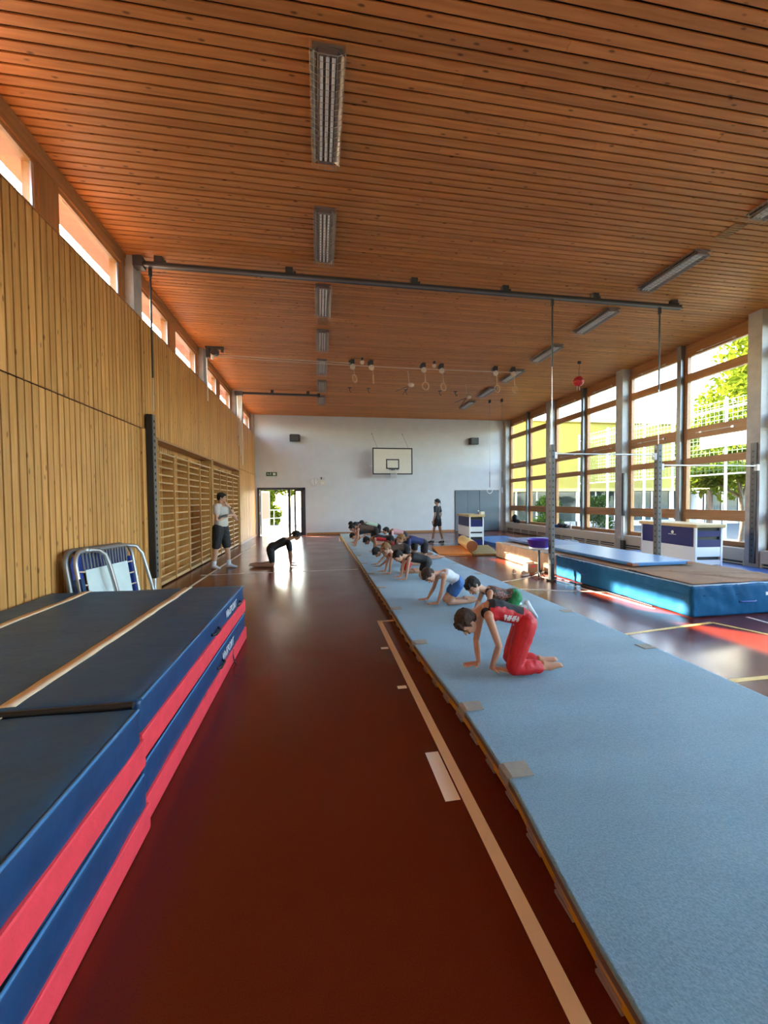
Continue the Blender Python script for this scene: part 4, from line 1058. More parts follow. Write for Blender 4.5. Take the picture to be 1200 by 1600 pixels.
for a in (0.3, 2.4, 4.5): MB().tube([(0, 0, 0.12), (0.16*math.cos(a), 0.16*math.sin(a), 0.014)], 0.012, 6).build('stand_leg', 'black', cbw)
# cardboard box and a pair of sandals near the stand
k = thing('cardboard_box', 'small open cardboard box on the floor before the beige landing mat', 'box', (4.52, 7.92, 0))
for (p, q) in (((-0.13, -0.1, 0.005), (0.13, -0.09, 0.2)), ((-0.13, 0.09, 0.005), (0.13, 0.1, 0.2)), ((-0.13, -0.09, 0.005), (-0.12, 0.09, 0.2)), ((0.12, -0.09, 0.005), (0.13, 0.09, 0.2))): MB().box(p, q).build('side', 'card', k)
MB().box((-0.13, -0.1, 0), (0.13, 0.1, 0.006)).build('bottom', 'card', k)
MB().box((-0.05, -0.104, 0.12), (0.05, -0.1, 0.16)).build('red_label', 'red_vinyl', k)
def shoe(name, label, x, y, z, ang, m, sole, L=0.25, cat='shoe', grp=None):
    t = thing(name, label, cat, (x, y, z), grp, rotz=ang)
    bm = bmesh.new(); bmesh.ops.create_uvsphere(bm, u_segments=14, v_segments=10, radius=1)
    for w in bm.verts:
        x_, y_, z_ = w.co; k_ = 1.0 if x_ < 0.1 else (1 - 0.35*(x_ - 0.1))
        w.co = Vector((x_*L/2, y_*0.045*(1.0 - 0.15*abs(x_)), 0.02 + max(z_, -0.3)*0.055*k_ + (0.025 if x_ < -0.3 and z_ > 0.3 else 0)))
    MB().from_bm(bm, 0, True).build('upper', m, t)
    sp_ = [(L/2*1.02*math.cos(a), 0.047*math.sin(a)*(1 - 0.12*math.cos(a)), 0.0) for a in [i*math.pi/8 for i in range(16)]]
    MB().prism(sp_, (0, 0, 0.022)).build('sole', sole, t)
    return t
shoe('sandal', 'tan sandal on the floor left of the chalk bowl stand, lying in the sun', 4.22, 7.62, 0, 0.4, 'shoe_tan', 'line_cream', grp='pair of tan sandals')
shoe('sandal', 'tan sandal on the floor close to the cardboard box', 4.10, 7.86, 0, 1.0, 'shoe_tan', 'line_cream', grp='pair of tan sandals')
# sports bag on the floor by the radiators
sb = thing('sports_bag', 'dark grey sports bag with white strap lying before the radiators', 'bag', (8.05, 11.7, 0))
MB().ball((0, 0, 0.13), (0.32, 0.17, 0.13), sub=3).build('body', 'bag_grey', sb)
MB().ball((-0.26, -0.04, 0.10), (0.15, 0.12, 0.095), sub=2).build('end_pocket', 'bag_black', sb)
MB().tube([(-0.13 + 0.02*math.sin(a), 0.165*math.cos(a), 0.13 + 0.13*math.sin(a)) for a in [i*math.pi/8 for i in range(-1, 10)]], 0.014, 6).build('strap', 'box_white', sb)
MB().ball((0.05, -0.14, 0.06), (0.16, 0.06, 0.055), sub=2).build('red_side', 'red_vinyl', sb)
# things on the radiator covers
bp_ = thing('backpack', 'black backpack standing on the radiator cover in the far right corner', 'backpack', (9.30, 17.75, 0.445))
MB().ball((0, 0, 0.21), (0.13, 0.17, 0.21), sub=3).build('body', 'bag_black', bp_)
MB().ball((0.02, -0.26, 0.10), (0.10, 0.16, 0.10), sub=2).build('fallen_flap', 'bag_black', bp_)
MB().tube([(-0.12, 0.05, 0.33), (-0.16, 0.05, 0.2), (-0.12, 0.05, 0.07)], 0.015, 6).build('shoulder_strap', 'bag_black', bp_)
jk = thing('dark_jacket', 'dark jacket heaped on the radiator cover behind the free upright', 'jacket', (9.315, 13.95, 0.455))
MB().from_bm(soft_box(-0.11, 0.04, -0.28, 0.26, 0, 0.17, amp=0.03, freq=6, seg=0.05, seed=3, rnd=0.06), 0, True).build('heap', 'bag_black', jk)
MB().from_bm(soft_box(-0.11, 0.04, 0.22, 0.5, 0.0, 0.12, amp=0.03, freq=7, seg=0.05, seed=8, rnd=0.04), 0, True).build('sleeve', 'tramp_blue', jk)
wb = thing('water_bottle', 'pale water bottle standing on the radiator cover beside the dark jacket', 'bottle', (9.32, 13.52, 0.445))
vs, fs = lathe([(0.001, 0), (0.04, 0.0), (0.042, 0.15), (0.036, 0.19), (0.018, 0.21), (0.018, 0.225), (0.001, 0.225)], 14); MB().add(vs, fs, 0, True).build('body', 'box_white', wb)
MB().cyl((0, 0, 0.225), (0, 0, 0.25), 0.02, 12).build('cap', 'tramp_blue', wb)
for i, (x, y, a, lab) in enumerate(((8.72, 17.65, 0.5, 'dark shoe on the floor at the far radiator, nearer one'), (8.62, 17.95, 0.9, 'dark shoe on the floor in the far right corner'))):
    shoe('shoe', lab, x, y, 0, a, 'bag_black', 'leather', 0.28, grp='dark shoes in the far corner')
ca = thing('floor_cable', 'thin black strap lying on the floor at the foot of the big blue mat', 'strap', (0, 0, 0))
MB().tube([(4.62, 7.22, 0.012), (4.66, 6.9, 0.010), (4.70, 6.5, 0.010), (4.74, 6.1, 0.010), (4.76, 5.4, 0.01), (4.76, 5.0, 0.01)], 0.009, 5).build('strap', 'black', ca)
MB().box((4.56, 7.16, 0.0), (4.66, 7.28, 0.03), bev=0.005).build('buckle', 'steel_dark', ca)
# ================================================================ OUTSIDE
mat('facade_yellow', (0.30, 0.215, 0.016), 0.7, var=0.03, vscale=1)
mat('facade_band', (0.45, 0.37, 0.12), 0.7)
mat('asphalt', (0.05, 0.052, 0.055), 0.9, var=0.12, vscale=2)
mat('paving', (0.22, 0.215, 0.20), 0.9, var=0.08, vscale=2)
mat('lawn', (0.14, 0.20, 0.015), 0.95, var=0.25, vscale=3, bump=0.5, bscale=60)
mat('bark', (0.09, 0.06, 0.04), 0.9, var=0.2)
mat('net_green', (0.03, 0.085, 0.03), 0.7)
mat('curtain_dark', (0.26, 0.28, 0.27), 0.5)
def leaf_mat(name, col):
    mt = bpy.data.materials.new(name); mt.use_nodes = True
    N, L = nt(mt); N.clear(); o = N.new('ShaderNodeOutputMaterial')
    d = N.new('ShaderNodeBsdfDiffuse'); t = N.new('ShaderNodeBsdfTranslucent'); mx = N.new('ShaderNodeMixShader'); mx.inputs[0].default_value = 0.45
    tc = N.new('ShaderNodeTexCoord'); nz = N.new('ShaderNodeTexNoise'); nz.inputs['Scale'].default_value = 2.0
    L.new(tc.outputs['Object'], nz.inputs['Vector'])
    cr = N.new('ShaderNodeValToRGB'); cr.color_ramp.elements[0].position = 0.35; cr.color_ramp.elements[1].position = 0.65
    cr.color_ramp.elements[0].color = (col[0]*0.7, col[1]*0.75, col[2]*0.8, 1); cr.color_ramp.elements[1].color = (col[0]*1.25, col[1]*1.15, col[2], 1)
    L.new(nz.outputs['Fac'], cr.inputs[0]); L.new(cr.outputs[0], d.inputs[0]); L.new(cr.outputs[0], t.inputs[0])
    L.new(d.outputs[0], mx.inputs[1]); L.new(t.outputs[0], mx.inputs[2]); L.new(mx.outputs[0], o.inputs[0]); MATS[name] = mt
leaf_mat('leaf_bright', (0.085, 0.115, 0.009)); leaf_mat('leaf_dark', (0.04, 0.075, 0.012))

g = MB().box((-60, -40, -0.45), (90, 120, -0.22)).build('ground', 'asphalt'); tag(g, 'grey asphalt ground around the hall', 'ground', kind='structure')
g = MB().box((9.78, -10, -0.22), (15.9, 12.6, -0.12)).build('lawn', 'lawn'); tag(g, 'sunny lawn outside the windows', 'lawn', kind='structure')
g = MB().box((-8, 19.1, -0.22), (6.5, 27, -0.03)).build('forecourt', 'paving'); tag(g, 'bright paved forecourt behind the open door', 'paving', kind='structure')

g = MB().box((-4.6, 19.12, 2.75), (0.9, 21.9, 2.95)).build('porch_roof', 'concrete'); tag(g, 'flat concrete porch roof over the open door', 'roof', kind='structure')  # unseen slab, added to shade the open leaf and cut floor glare

bl = thing('yellow_building', 'yellow flat roofed school building beyond the windows', 'building', (20, 22, -0.2))
MB().box((-9.5, 0, 2.4), (14, 9, 6.43)).build('upper_storey', 'facade_yellow', bl)
MB().box((-9.5, -0.06, 2.24), (14, 8, 2.42)).build('band', 'facade_band', bl)
MB().box((-9.7, -0.15, 6.43), (14.2, 9.2, 6.52)).build('roof_edge', 'facade_band', bl)
MB().box((-9.4, 3.2, 0), (13.9, 8.8, 2.24)).build('ground_floor', 'curtain_dark', bl)
x = -9.3; i = 0
while x < 13.8:
    MB().box((x, 0.8, 0.35), (x + 1.28, 0.82, 2.24)).build('shop_pane', 'glass_dark', bl)
    MB().box((x + 1.28, 0.76, 0), (x + 1.36, 0.86, 2.24)).build('window_post', 'steel_light', bl)
    x += 1.36; i += 1
MB().box((-9.4, 0.76, 0), (13.9, 0.86, 0.35)).build('plinth', 'concrete', bl)
for x in (-9.2, 4.3): MB().box((x - 0.2, -0.05, 0), (x + 0.2, 0.35, 2.26)).build('column', 'white_paint', bl)

fx = 14.0
fe = thing('ball_fence', 'tall white posted fence with green ball net outside the windows', 'fence', (fx, 0, -0.2))
for y in (5.4, 7.5, 9.6, 11.7, 13.8, 15.2, 17.42, 19.6): MB().cyl((0, y, 0), (0, y, 5.25), 0.045, 10).build('post', 'white_paint', fe)
for z in (4.9, 4.35, 2.6): MB().cyl((0, 5.4, z), (0, 19.6, z), 0.028, 8).build('rail', 'white_paint', fe)
nt_ = MB(); y = 5.4
while y < 19.6: nt_.box((-0.012, y - 0.008, 2.6), (-0.004, y + 0.008, 5.2)); y += 0.16
z = 2.6
while z < 5.2: nt_.box((-0.012, 5.4, z - 0.008), (-0.004, 19.6, z + 0.008)); z += 0.16
tag(nt_.build('net', 'net_green', fe), kind='stuff')
sg = thing('white_board', 'white board fixed high on the fence outside the nearest window', 'board', (fx - 0.105, 11.6, 3.35))
MB().box((-0.03, -0.9, 0), (0, 0.95, 0.42)).build('panel', 'white_paint', sg)
MB().box((0, -0.5, 0.15), (0.06, -0.44, 0.2)).build('bracket', 'steel_grey', sg)

def tree(name, label, x, y, base, crown_z, rad, n, m, trunk_r=0.18, seed=0, leaf=0.17, droop=0.0, blobs=9, grp='trees outside'):
    rnd = random.Random(seed)
    t = thing(name, label, 'tree', (x, y, base), grp)
    tp = [(0, 0, 0), (0.05*rad[0], 0.02, crown_z*0.35), (-0.03*rad[0], 0.05, crown_z*0.75), (0, 0, crown_z + rad[2]*0.5)]
    MB().tube(tp, [trunk_r, trunk_r*0.8, trunk_r*0.6, trunk_r*0.2], 8).build('trunk', 'bark', t)
    cl = [(Vector((rnd.uniform(-1, 1)*rad[0]*0.62, rnd.uniform(-1, 1)*rad[1]*0.62, crown_z + rnd.uniform(-0.8, 0.8)*rad[2])), rnd.uniform(0.3, 0.5)) for _ in range(blobs)]
    for c, r in cl[:5]:
        MB().tube([(0, 0, crown_z*0.6), tuple(c*0.5 + Vector((0, 0, crown_z*0.35))), tuple(c)], [trunk_r*0.45, trunk_r*0.3, 0.02], 6).build('branch', 'bark', t)
    mb = MB(); vs = []; fs = []
    for i in range(n):
        c, r = cl[rnd.randrange(len(cl))]
        d = Vector((rnd.gauss(0, 1), rnd.gauss(0, 1), rnd.gauss(0, 0.8))).normalized()*(rnd.random()**0.45)
        p = c + Vector((d.x*rad[0]*r, d.y*rad[1]*r, d.z*rad[2]*r*0.9))
        nrm = Vector((rnd.gauss(0, 1), rnd.gauss(0, 1), rnd.gauss(0.6, 1))).normalized()
        a = nrm.orthogonal().normalized(); a.rotate(Matrix.Rotation(rnd.random()*6.28, 3, nrm)); b = nrm.cross(a); s = leaf*rnd.uniform(0.7, 1.3)
        o = len(vs); vs += [p - a*s, p + b*s*0.45 + nrm*s*0.1, p + a*s, p - b*s*0.45 + nrm*s*0.1]; fs.append((o, o+1, o+2, o+3))
    o = mb.add(vs, fs).build('foliage', m, t); tag(o, kind='stuff')
    return t
tree('broadleaf_tree', 'big sunlit yellow-green tree outside the nearest window', 18.2, 13.0, -0.2, 6.6, (2.9, 2.9, 3.6), 9000, 'leaf_bright', 0.25, 3, 0.16, blobs=16)
tree('broadleaf_tree', 'smaller green tree left of the big sunlit tree', 21.0, 18.4, -0.2, 4.6, (1.7, 1.7, 2.6), 3500, 'leaf_bright', 0.16, 5, 0.15)
tree('broadleaf_tree', 'low leafy branches hanging before the yellow building', 16.2, 12.9, -0.2, 2.9, (1.9, 1.9, 0.75), 3200, 'leaf_bright', 0.1, 8, 0.12)
for i, (x, y, z, r, sd, lab) in enumerate(((-4.2, 31, 2.4, (2.6, 1.6, 2.6), 11, 'sunlit bushy tree seen through the open door, left part'), (1.6, 33, 2.6, (2.8, 1.6, 2.8), 12, 'sunlit bushy tree seen through the open door, right part'))):
    tree('broadleaf_tree', lab, x, y, -0.2, z, r, 5000, 'leaf_bright', 0.2, sd, 0.2)
for i, (x, y, lab) in enumerate(((13.2, 21.0, 'dark shrub before the far end of the yellow building'), (16.0, 21.1, 'dark shrub before the yellow building beside the fence end'))):
    tree('shrub', lab, x, y, -0.2, 1.0, (1.1, 0.6, 0.9), 1800, 'leaf_dark', 0.05, 21 + i, 0.11, grp='shrubs outside')
# railing beyond the forecourt
ra = thing('railing', 'white railing beyond the open door', 'railing', (-1.5, 27.2, -0.03))
for z in (0.5, 1.05): MB().cyl((-4.5, 0, z), (4.5, 0, z), 0.018, 6).build('rail', 'white_paint', ra)
for i in range(10): MB().cyl((-4.5 + i, 0, 0), (-4.5 + i, 0, 1.05), 0.018, 6).build('post', 'white_paint', ra)
# ================================================================ PEOPLE
def skin_mat(name, col):
    mt = mat(name, col, 0.55, var=0.05, vscale=14)
    b = mt.node_tree.nodes['Principled BSDF']; b.inputs['Subsurface Weight'].default_value = 0.12
    b.inputs['Subsurface Radius'].default_value = (0.02, 0.008, 0.004); b.inputs['Subsurface Scale'].default_value = 0.5
skin_mat('skin_light', (0.55, 0.31, 0.20)); skin_mat('skin_mid', (0.42, 0.22, 0.13)); skin_mat('skin_tan', (0.33, 0.17, 0.10))
mat('hair_brown', (0.045, 0.022, 0.012), 0.75, var=0.3, vscale=60, bump=0.6, bscale=120)
mat('hair_black', (0.012, 0.009, 0.008), 0.75, var=0.3, vscale=60, bump=0.6, bscale=120)
mat('hair_blond', (0.27, 0.14, 0.055), 0.75, var=0.3, vscale=60, bump=0.6, bscale=120)
mat('cloth_red', (0.52, 0.006, 0.012), 0.6, bump=0.25, bscale=25)
mat('cloth_black', (0.014, 0.013, 0.015), 0.75, bump=0.25, bscale=25)
mat('cloth_white', (0.62, 0.66, 0.70), 0.7, bump=0.2, bscale=25)
mat('cloth_grey', (0.50, 0.46, 0.42), 0.8, bump=0.25, bscale=20)
mat('cloth_blue', (0.015, 0.10, 0.34), 0.6, bump=0.25, bscale=25)
mat('cloth_navy', (0.025, 0.04, 0.14), 0.65, bump=0.25, bscale=25)
mat('cloth_green', (0.006, 0.20, 0.06), 0.6, bump=0.3, bscale=25)
mat('cloth_orange', (0.55, 0.10, 0.035), 0.65, bump=0.25, bscale=25)
mat('cloth_pink', (0.60, 0.33, 0.33), 0.7, bump=0.25, bscale=25)
mat('cloth_mint', (0.50, 0.62, 0.47), 0.7, bump=0.25, bscale=25)
mat('cloth_brown', (0.10, 0.055, 0.035), 0.7, bump=0.25, bscale=25)
mat('eye_dark', (0.01, 0.008, 0.006), 0.2); mat('lip', (0.30, 0.09, 0.07), 0.5)
def camo():
    mt = bpy.data.materials.new('cloth_camo'); mt.use_nodes = True
    N, L = nt(mt); b = N['Principled BSDF']; b.inputs['Roughness'].default_value = 0.6
    tc = N.new('ShaderNodeTexCoord'); nz = N.new('ShaderNodeTexNoise'); nz.inputs['Scale'].default_value = 24; nz.inputs['Detail'].default_value = 3; nz.inputs['Distortion'].default_value = 1.5
    L.new(tc.outputs['Object'], nz.inputs['Vector']); cr = N.new('ShaderNodeValToRGB'); e = cr.color_ramp.elements
    e[0].position = 0.42; e[0].color = (0.03, 0.025, 0.02, 1); e[1].position = 0.56; e[1].color = (0.33, 0.09, 0.06, 1)
    k = e.new(0.5); k.color = (0.11, 0.06, 0.04, 1); cr.color_ramp.interpolation = 'CONSTANT'
    L.new(nz.outputs['Fac'], cr.inputs[0]); L.new(cr.outputs[0], b.inputs['Base Color']); MATS['cloth_camo'] = mt
camo()

DEBUG = False
def V(*a): return Vector(a)
def caps(mb, a, b, ra, rb, n=10):
    n = max(n, 16) if max(ra, rb) > 0.03 else n
    """tapered capsule"""
    a, b = Vector(a), Vector(b); d = b - a; L_ = d.length
    if L_ < 1e-5: mb.ball(a, ra, sub=2); return
    t = d/L_
    pts, rs = [], []
    for k in range(4): an = math.pi/2*(1 - k/4); pts.append(a - t*ra*math.sin(an)); rs.append(max(ra*math.cos(an), 0.0008))
    pts.append(a); rs.append(ra); pts.append(b); rs.append(rb)
    for k in range(1, 5): an = math.pi/2*k/4; pts.append(b + t*rb*math.sin(an)); rs.append(max(rb*math.cos(an), 0.0008))
    mb.tube(pts, rs, n)
def loft(mb, rings, n=24):
    """rings: (centre, side vector, front vector)"""
    vs = []; fs = []
    for c, s, f in rings:
        for j in range(n):
            a = 2*math.pi*j/n; vs.append(Vector(c) + Vector(s)*math.cos(a) + Vector(f)*math.sin(a))
    k = len(rings)
    for i in range(k - 1):
        for j in range(n): fs.append((i*n+j, i*n+(j+1) % n, (i+1)*n+(j+1) % n, (i+1)*n+j))
    fs.append(tuple(range(n))[::-1]); fs.append(tuple((k-1)*n + j for j in range(n)))
    mb.add(vs, fs)
HAIR_TEX = bpy.data.textures.new('tufts', 'CLOUDS'); HAIR_TEX.noise_scale = 0.022; HAIR_TEX.noise_depth = 2
FOLD_TEX = bpy.data.textures.new('folds', 'CLOUDS'); FOLD_TEX.noise_scale = 0.065; FOLD_TEX.noise_depth = 1
def skinned(mb, name, mats_, parent, vox, origin, smooth=4, paint=None, rough=0.0, wrinkle=0.0):
    """union of overlapping shapes as one continuous surface"""
    me = bpy.data.meshes.new(name); me.from_pydata([Vector(v) - origin for v in mb.v], [], mb.f)
    bm = bmesh.new(); bm.from_mesh(me); bmesh.ops.recalc_face_normals(bm, faces=bm.faces[:]); bm.to_mesh(me); bm.free()
    o = bpy.data.objects.new(name, me); COL.objects.link(o)
    r = o.modifiers.new('u', 'REMESH'); r.mode = 'VOXEL'; r.voxel_size = vox
    s = o.modifiers.new('s', 'SMOOTH'); s.factor = 0.5; s.iterations = smooth
    if rough or wrinkle:
        dm = o.modifiers.new('d', 'DISPLACE'); dm.texture = HAIR_TEX if rough else FOLD_TEX; dm.texture_coords = 'LOCAL'; dm.mid_level = 0.5; dm.strength = rough*2.4 if rough else wrinkle*2.6
    dg = bpy.context.evaluated_depsgraph_get(); dg.update()
    m2 = bpy.data.meshes.new_from_object(o.evaluated_get(dg)); m2.name = name
    bpy.data.objects.remove(o); bpy.data.meshes.remove(me)
    m2.materials.clear()
    for q in (mats_ if isinstance(mats_, (list, tuple)) else [mats_]): m2.materials.append(MATS[q])
    for p in m2.polygons:
        p.use_smooth = True
        if paint: p.material_index = paint(p.center + origin, p.normal)
    m2.update()
    return link(name, m2, parent)

def hand(mb, W, f, nrm, side, k=1.0, curl=0.15, spread=0.16):
    """W wrist, f finger direction, nrm out of the palm, side = thumb side vector; five fingers"""
    f = Vector(f).normalized(); nrm = Vector(nrm); nrm = (nrm - f*nrm.dot(f)).normalized(); l = Vector(side); l = (l - f*l.dot(f) - nrm*l.dot(nrm)).normalized()
    W = Vector(W)
    loft(mb, [(W - f*0.012*k, l*0.024*k, nrm*0.018*k), (W + f*0.02*k, l*0.034*k, nrm*0.017*k), (W + f*0.06*k, l*0.041*k, nrm*0.014*k), (W + f*0.088*k, l*0.039*k, nrm*0.011*k)], 12)
    for i, (off, ln) in enumerate(((0.029, 0.066), (0.0097, 0.076), (-0.0097, 0.070), (-0.029, 0.054))):
        d = (f + l*(off/0.029)*spread).normalized(); b = W + f*0.086*k + l*off*k
        m = b + d*ln*0.5*k - nrm*(-curl)*0.25*ln*k; e = m + (d + nrm*curl*1.6).normalized()*ln*0.5*k
        caps(mb, b - d*0.012*k, m, 0.0092*k, 0.0085*k, 8); caps(mb, m, e, 0.0085*k, 0.007*k, 8)
    tb = W + f*0.026*k + l*0.030*k; tm = tb + (f*0.6 + l*0.85).normalized()*0.036*k; te = tm + (f*0.9 + l*0.4 + nrm*curl).normalized()*0.03*k
    caps(mb, tb - l*0.012*k, tm, 0.0125*k, 0.0105*k, 8); caps(mb, tm, te, 0.0105*k, 0.008*k, 8)
def foot(mb, A, d, up, k=1.0, toes=True):
    """A ankle, d towards the toes, up = instep side"""
    A = Vector(A); d = Vector(d).normalized(); up = Vector(up); up = (up - d*up.dot(d)).normalized(); l = d.cross(up)
    heel = A - d*0.035*k - up*0.02*k; ball = A + d*0.115*k - up*0.03*k
    loft(mb, [(heel - d*0.012*k, l*0.02*k, up*0.02*k), (heel, l*0.030*k, up*0.034*k), (A + d*0.03*k - up*0.008*k, l*0.032*k, up*0.040*k), (A + d*0.08*k - up*0.02*k, l*0.037*k, up*0.027*k), (ball, l*0.042*k, up*0.019*k), (ball + d*0.015*k, l*0.040*k, up*0.016*k)], 12)
    if toes:
        for i, (off, ln, r) in enumerate(((0.030, 0.040, 0.013), (0.010, 0.038, 0.009), (-0.005, 0.034, 0.0085), (-0.019, 0.028, 0.008), (-0.032, 0.022, 0.0075))):
            b = ball + l*off*k; caps(mb, b, b + d*ln*k, r*k, r*0.85*k, 8)

def head_shapes(mb, c, f, u, k):
    f = Vector(f).normalized(); u = Vector(u); u = (u - f*u.dot(f)).normalized(); r = f.cross(u)
    ax = (r, f, u); c = Vector(c)
    mb.ball(c + u*0.022*k - f*0.008*k, (0.074*k, 0.094*k, 0.088*k), sub=3, axes=ax)          # cranium
    mb.ball(c - u*0.040*k + f*0.026*k, (0.056*k, 0.062*k, 0.064*k), sub=3, axes=ax)          # face and jaw
    mb.ball(c - u*0.088*k + f*0.052*k, (0.024*k, 0.020*k, 0.018*k), sub=2, axes=ax)          # chin
    caps(mb, c + u*0.006*k + f*0.086*k, c - u*0.030*k + f*0.104*k, 0.008*k, 0.0125*k, 8)     # nose
    for s in (-1, 1):
        mb.ball(c - u*0.024*k + f*0.070*k + r*s*0.032*k, (0.020*k, 0.014*k, 0.018*k), sub=2, axes=ax)   # cheeks
        mb.ball(c + u*0.020*k + f*0.080*k + r*s*0.026*k, (0.024*k, 0.010*k, 0.008*k), sub=2, axes=ax)   # brow
        mb.ball(c - u*0.010*k - f*0.004*k + r*s*0.074*k, (0.009*k, 0.019*k, 0.029*k), sub=2, axes=ax)   # ears
    return ax
def hair_shapes(mb, c, ax, k, style):
    r, f, u = ax; c = Vector(c)
    mb.ball(c + u*0.036*k - f*0.018*k, (0.084*k, 0.097*k, 0.086*k), sub=3, axes=ax)
    mb.ball(c + u*0.004*k - f*0.050*k, (0.078*k, 0.060*k, 0.082*k), sub=3, axes=ax)
    if style in ('short', 'fringe'):
        for s in (-1, 1): mb.ball(c + u*0.022*k - f*0.005*k + r*s*0.066*k, (0.018*k, 0.050*k, 0.048*k), sub=2, axes=ax)
        mb.ball(c + u*0.066*k + f*0.062*k, (0.062*k, 0.034*k, 0.024*k), sub=2, axes=ax)
    if style == 'fringe':
        for s in (-0.9, -0.45, 0, 0.45, 0.9):
            caps(mb, c + u*0.078*k + f*0.060*k + r*s*0.05*k, c + u*0.022*k + f*0.090*k + r*s*0.058*k, 0.016*k, 0.007*k, 8)
        for s in (-1, 1): caps(mb, c + u*0.04*k + r*s*0.075*k + f*0.02*k, c - u*0.022*k + r*s*0.077*k + f*0.026*k, 0.015*k, 0.006*k, 8)
        mb.ball(c - u*0.028*k - f*0.066*k, (0.058*k, 0.030*k, 0.040*k), sub=2, axes=ax)
    if style == 'tail':
        mb.ball(c + u*0.055*k + f*0.050*k, (0.062*k, 0.045*k, 0.032*k), sub=2, axes=ax)
        for s in (-1, 1): mb.ball(c + u*0.02*k + r*s*0.064*k, (0.018*k, 0.055*k, 0.055*k), sub=2, axes=ax)
        mb.ball(c + u*0.04*k - f*0.110*k, (0.026*k, 0.026*k, 0.024*k), sub=2, axes=ax)
        caps(mb, c + u*0.04*k - f*0.115*k, c - u*0.05*k - f*0.135*k, 0.024*k, 0.018*k, 10); caps(mb, c - u*0.05*k - f*0.135*k, c - u*0.15*k - f*0.12*k, 0.018*k, 0.006*k, 10)

def lerp(a, b, t): return Vector(a)*(1 - t) + Vector(b)*t

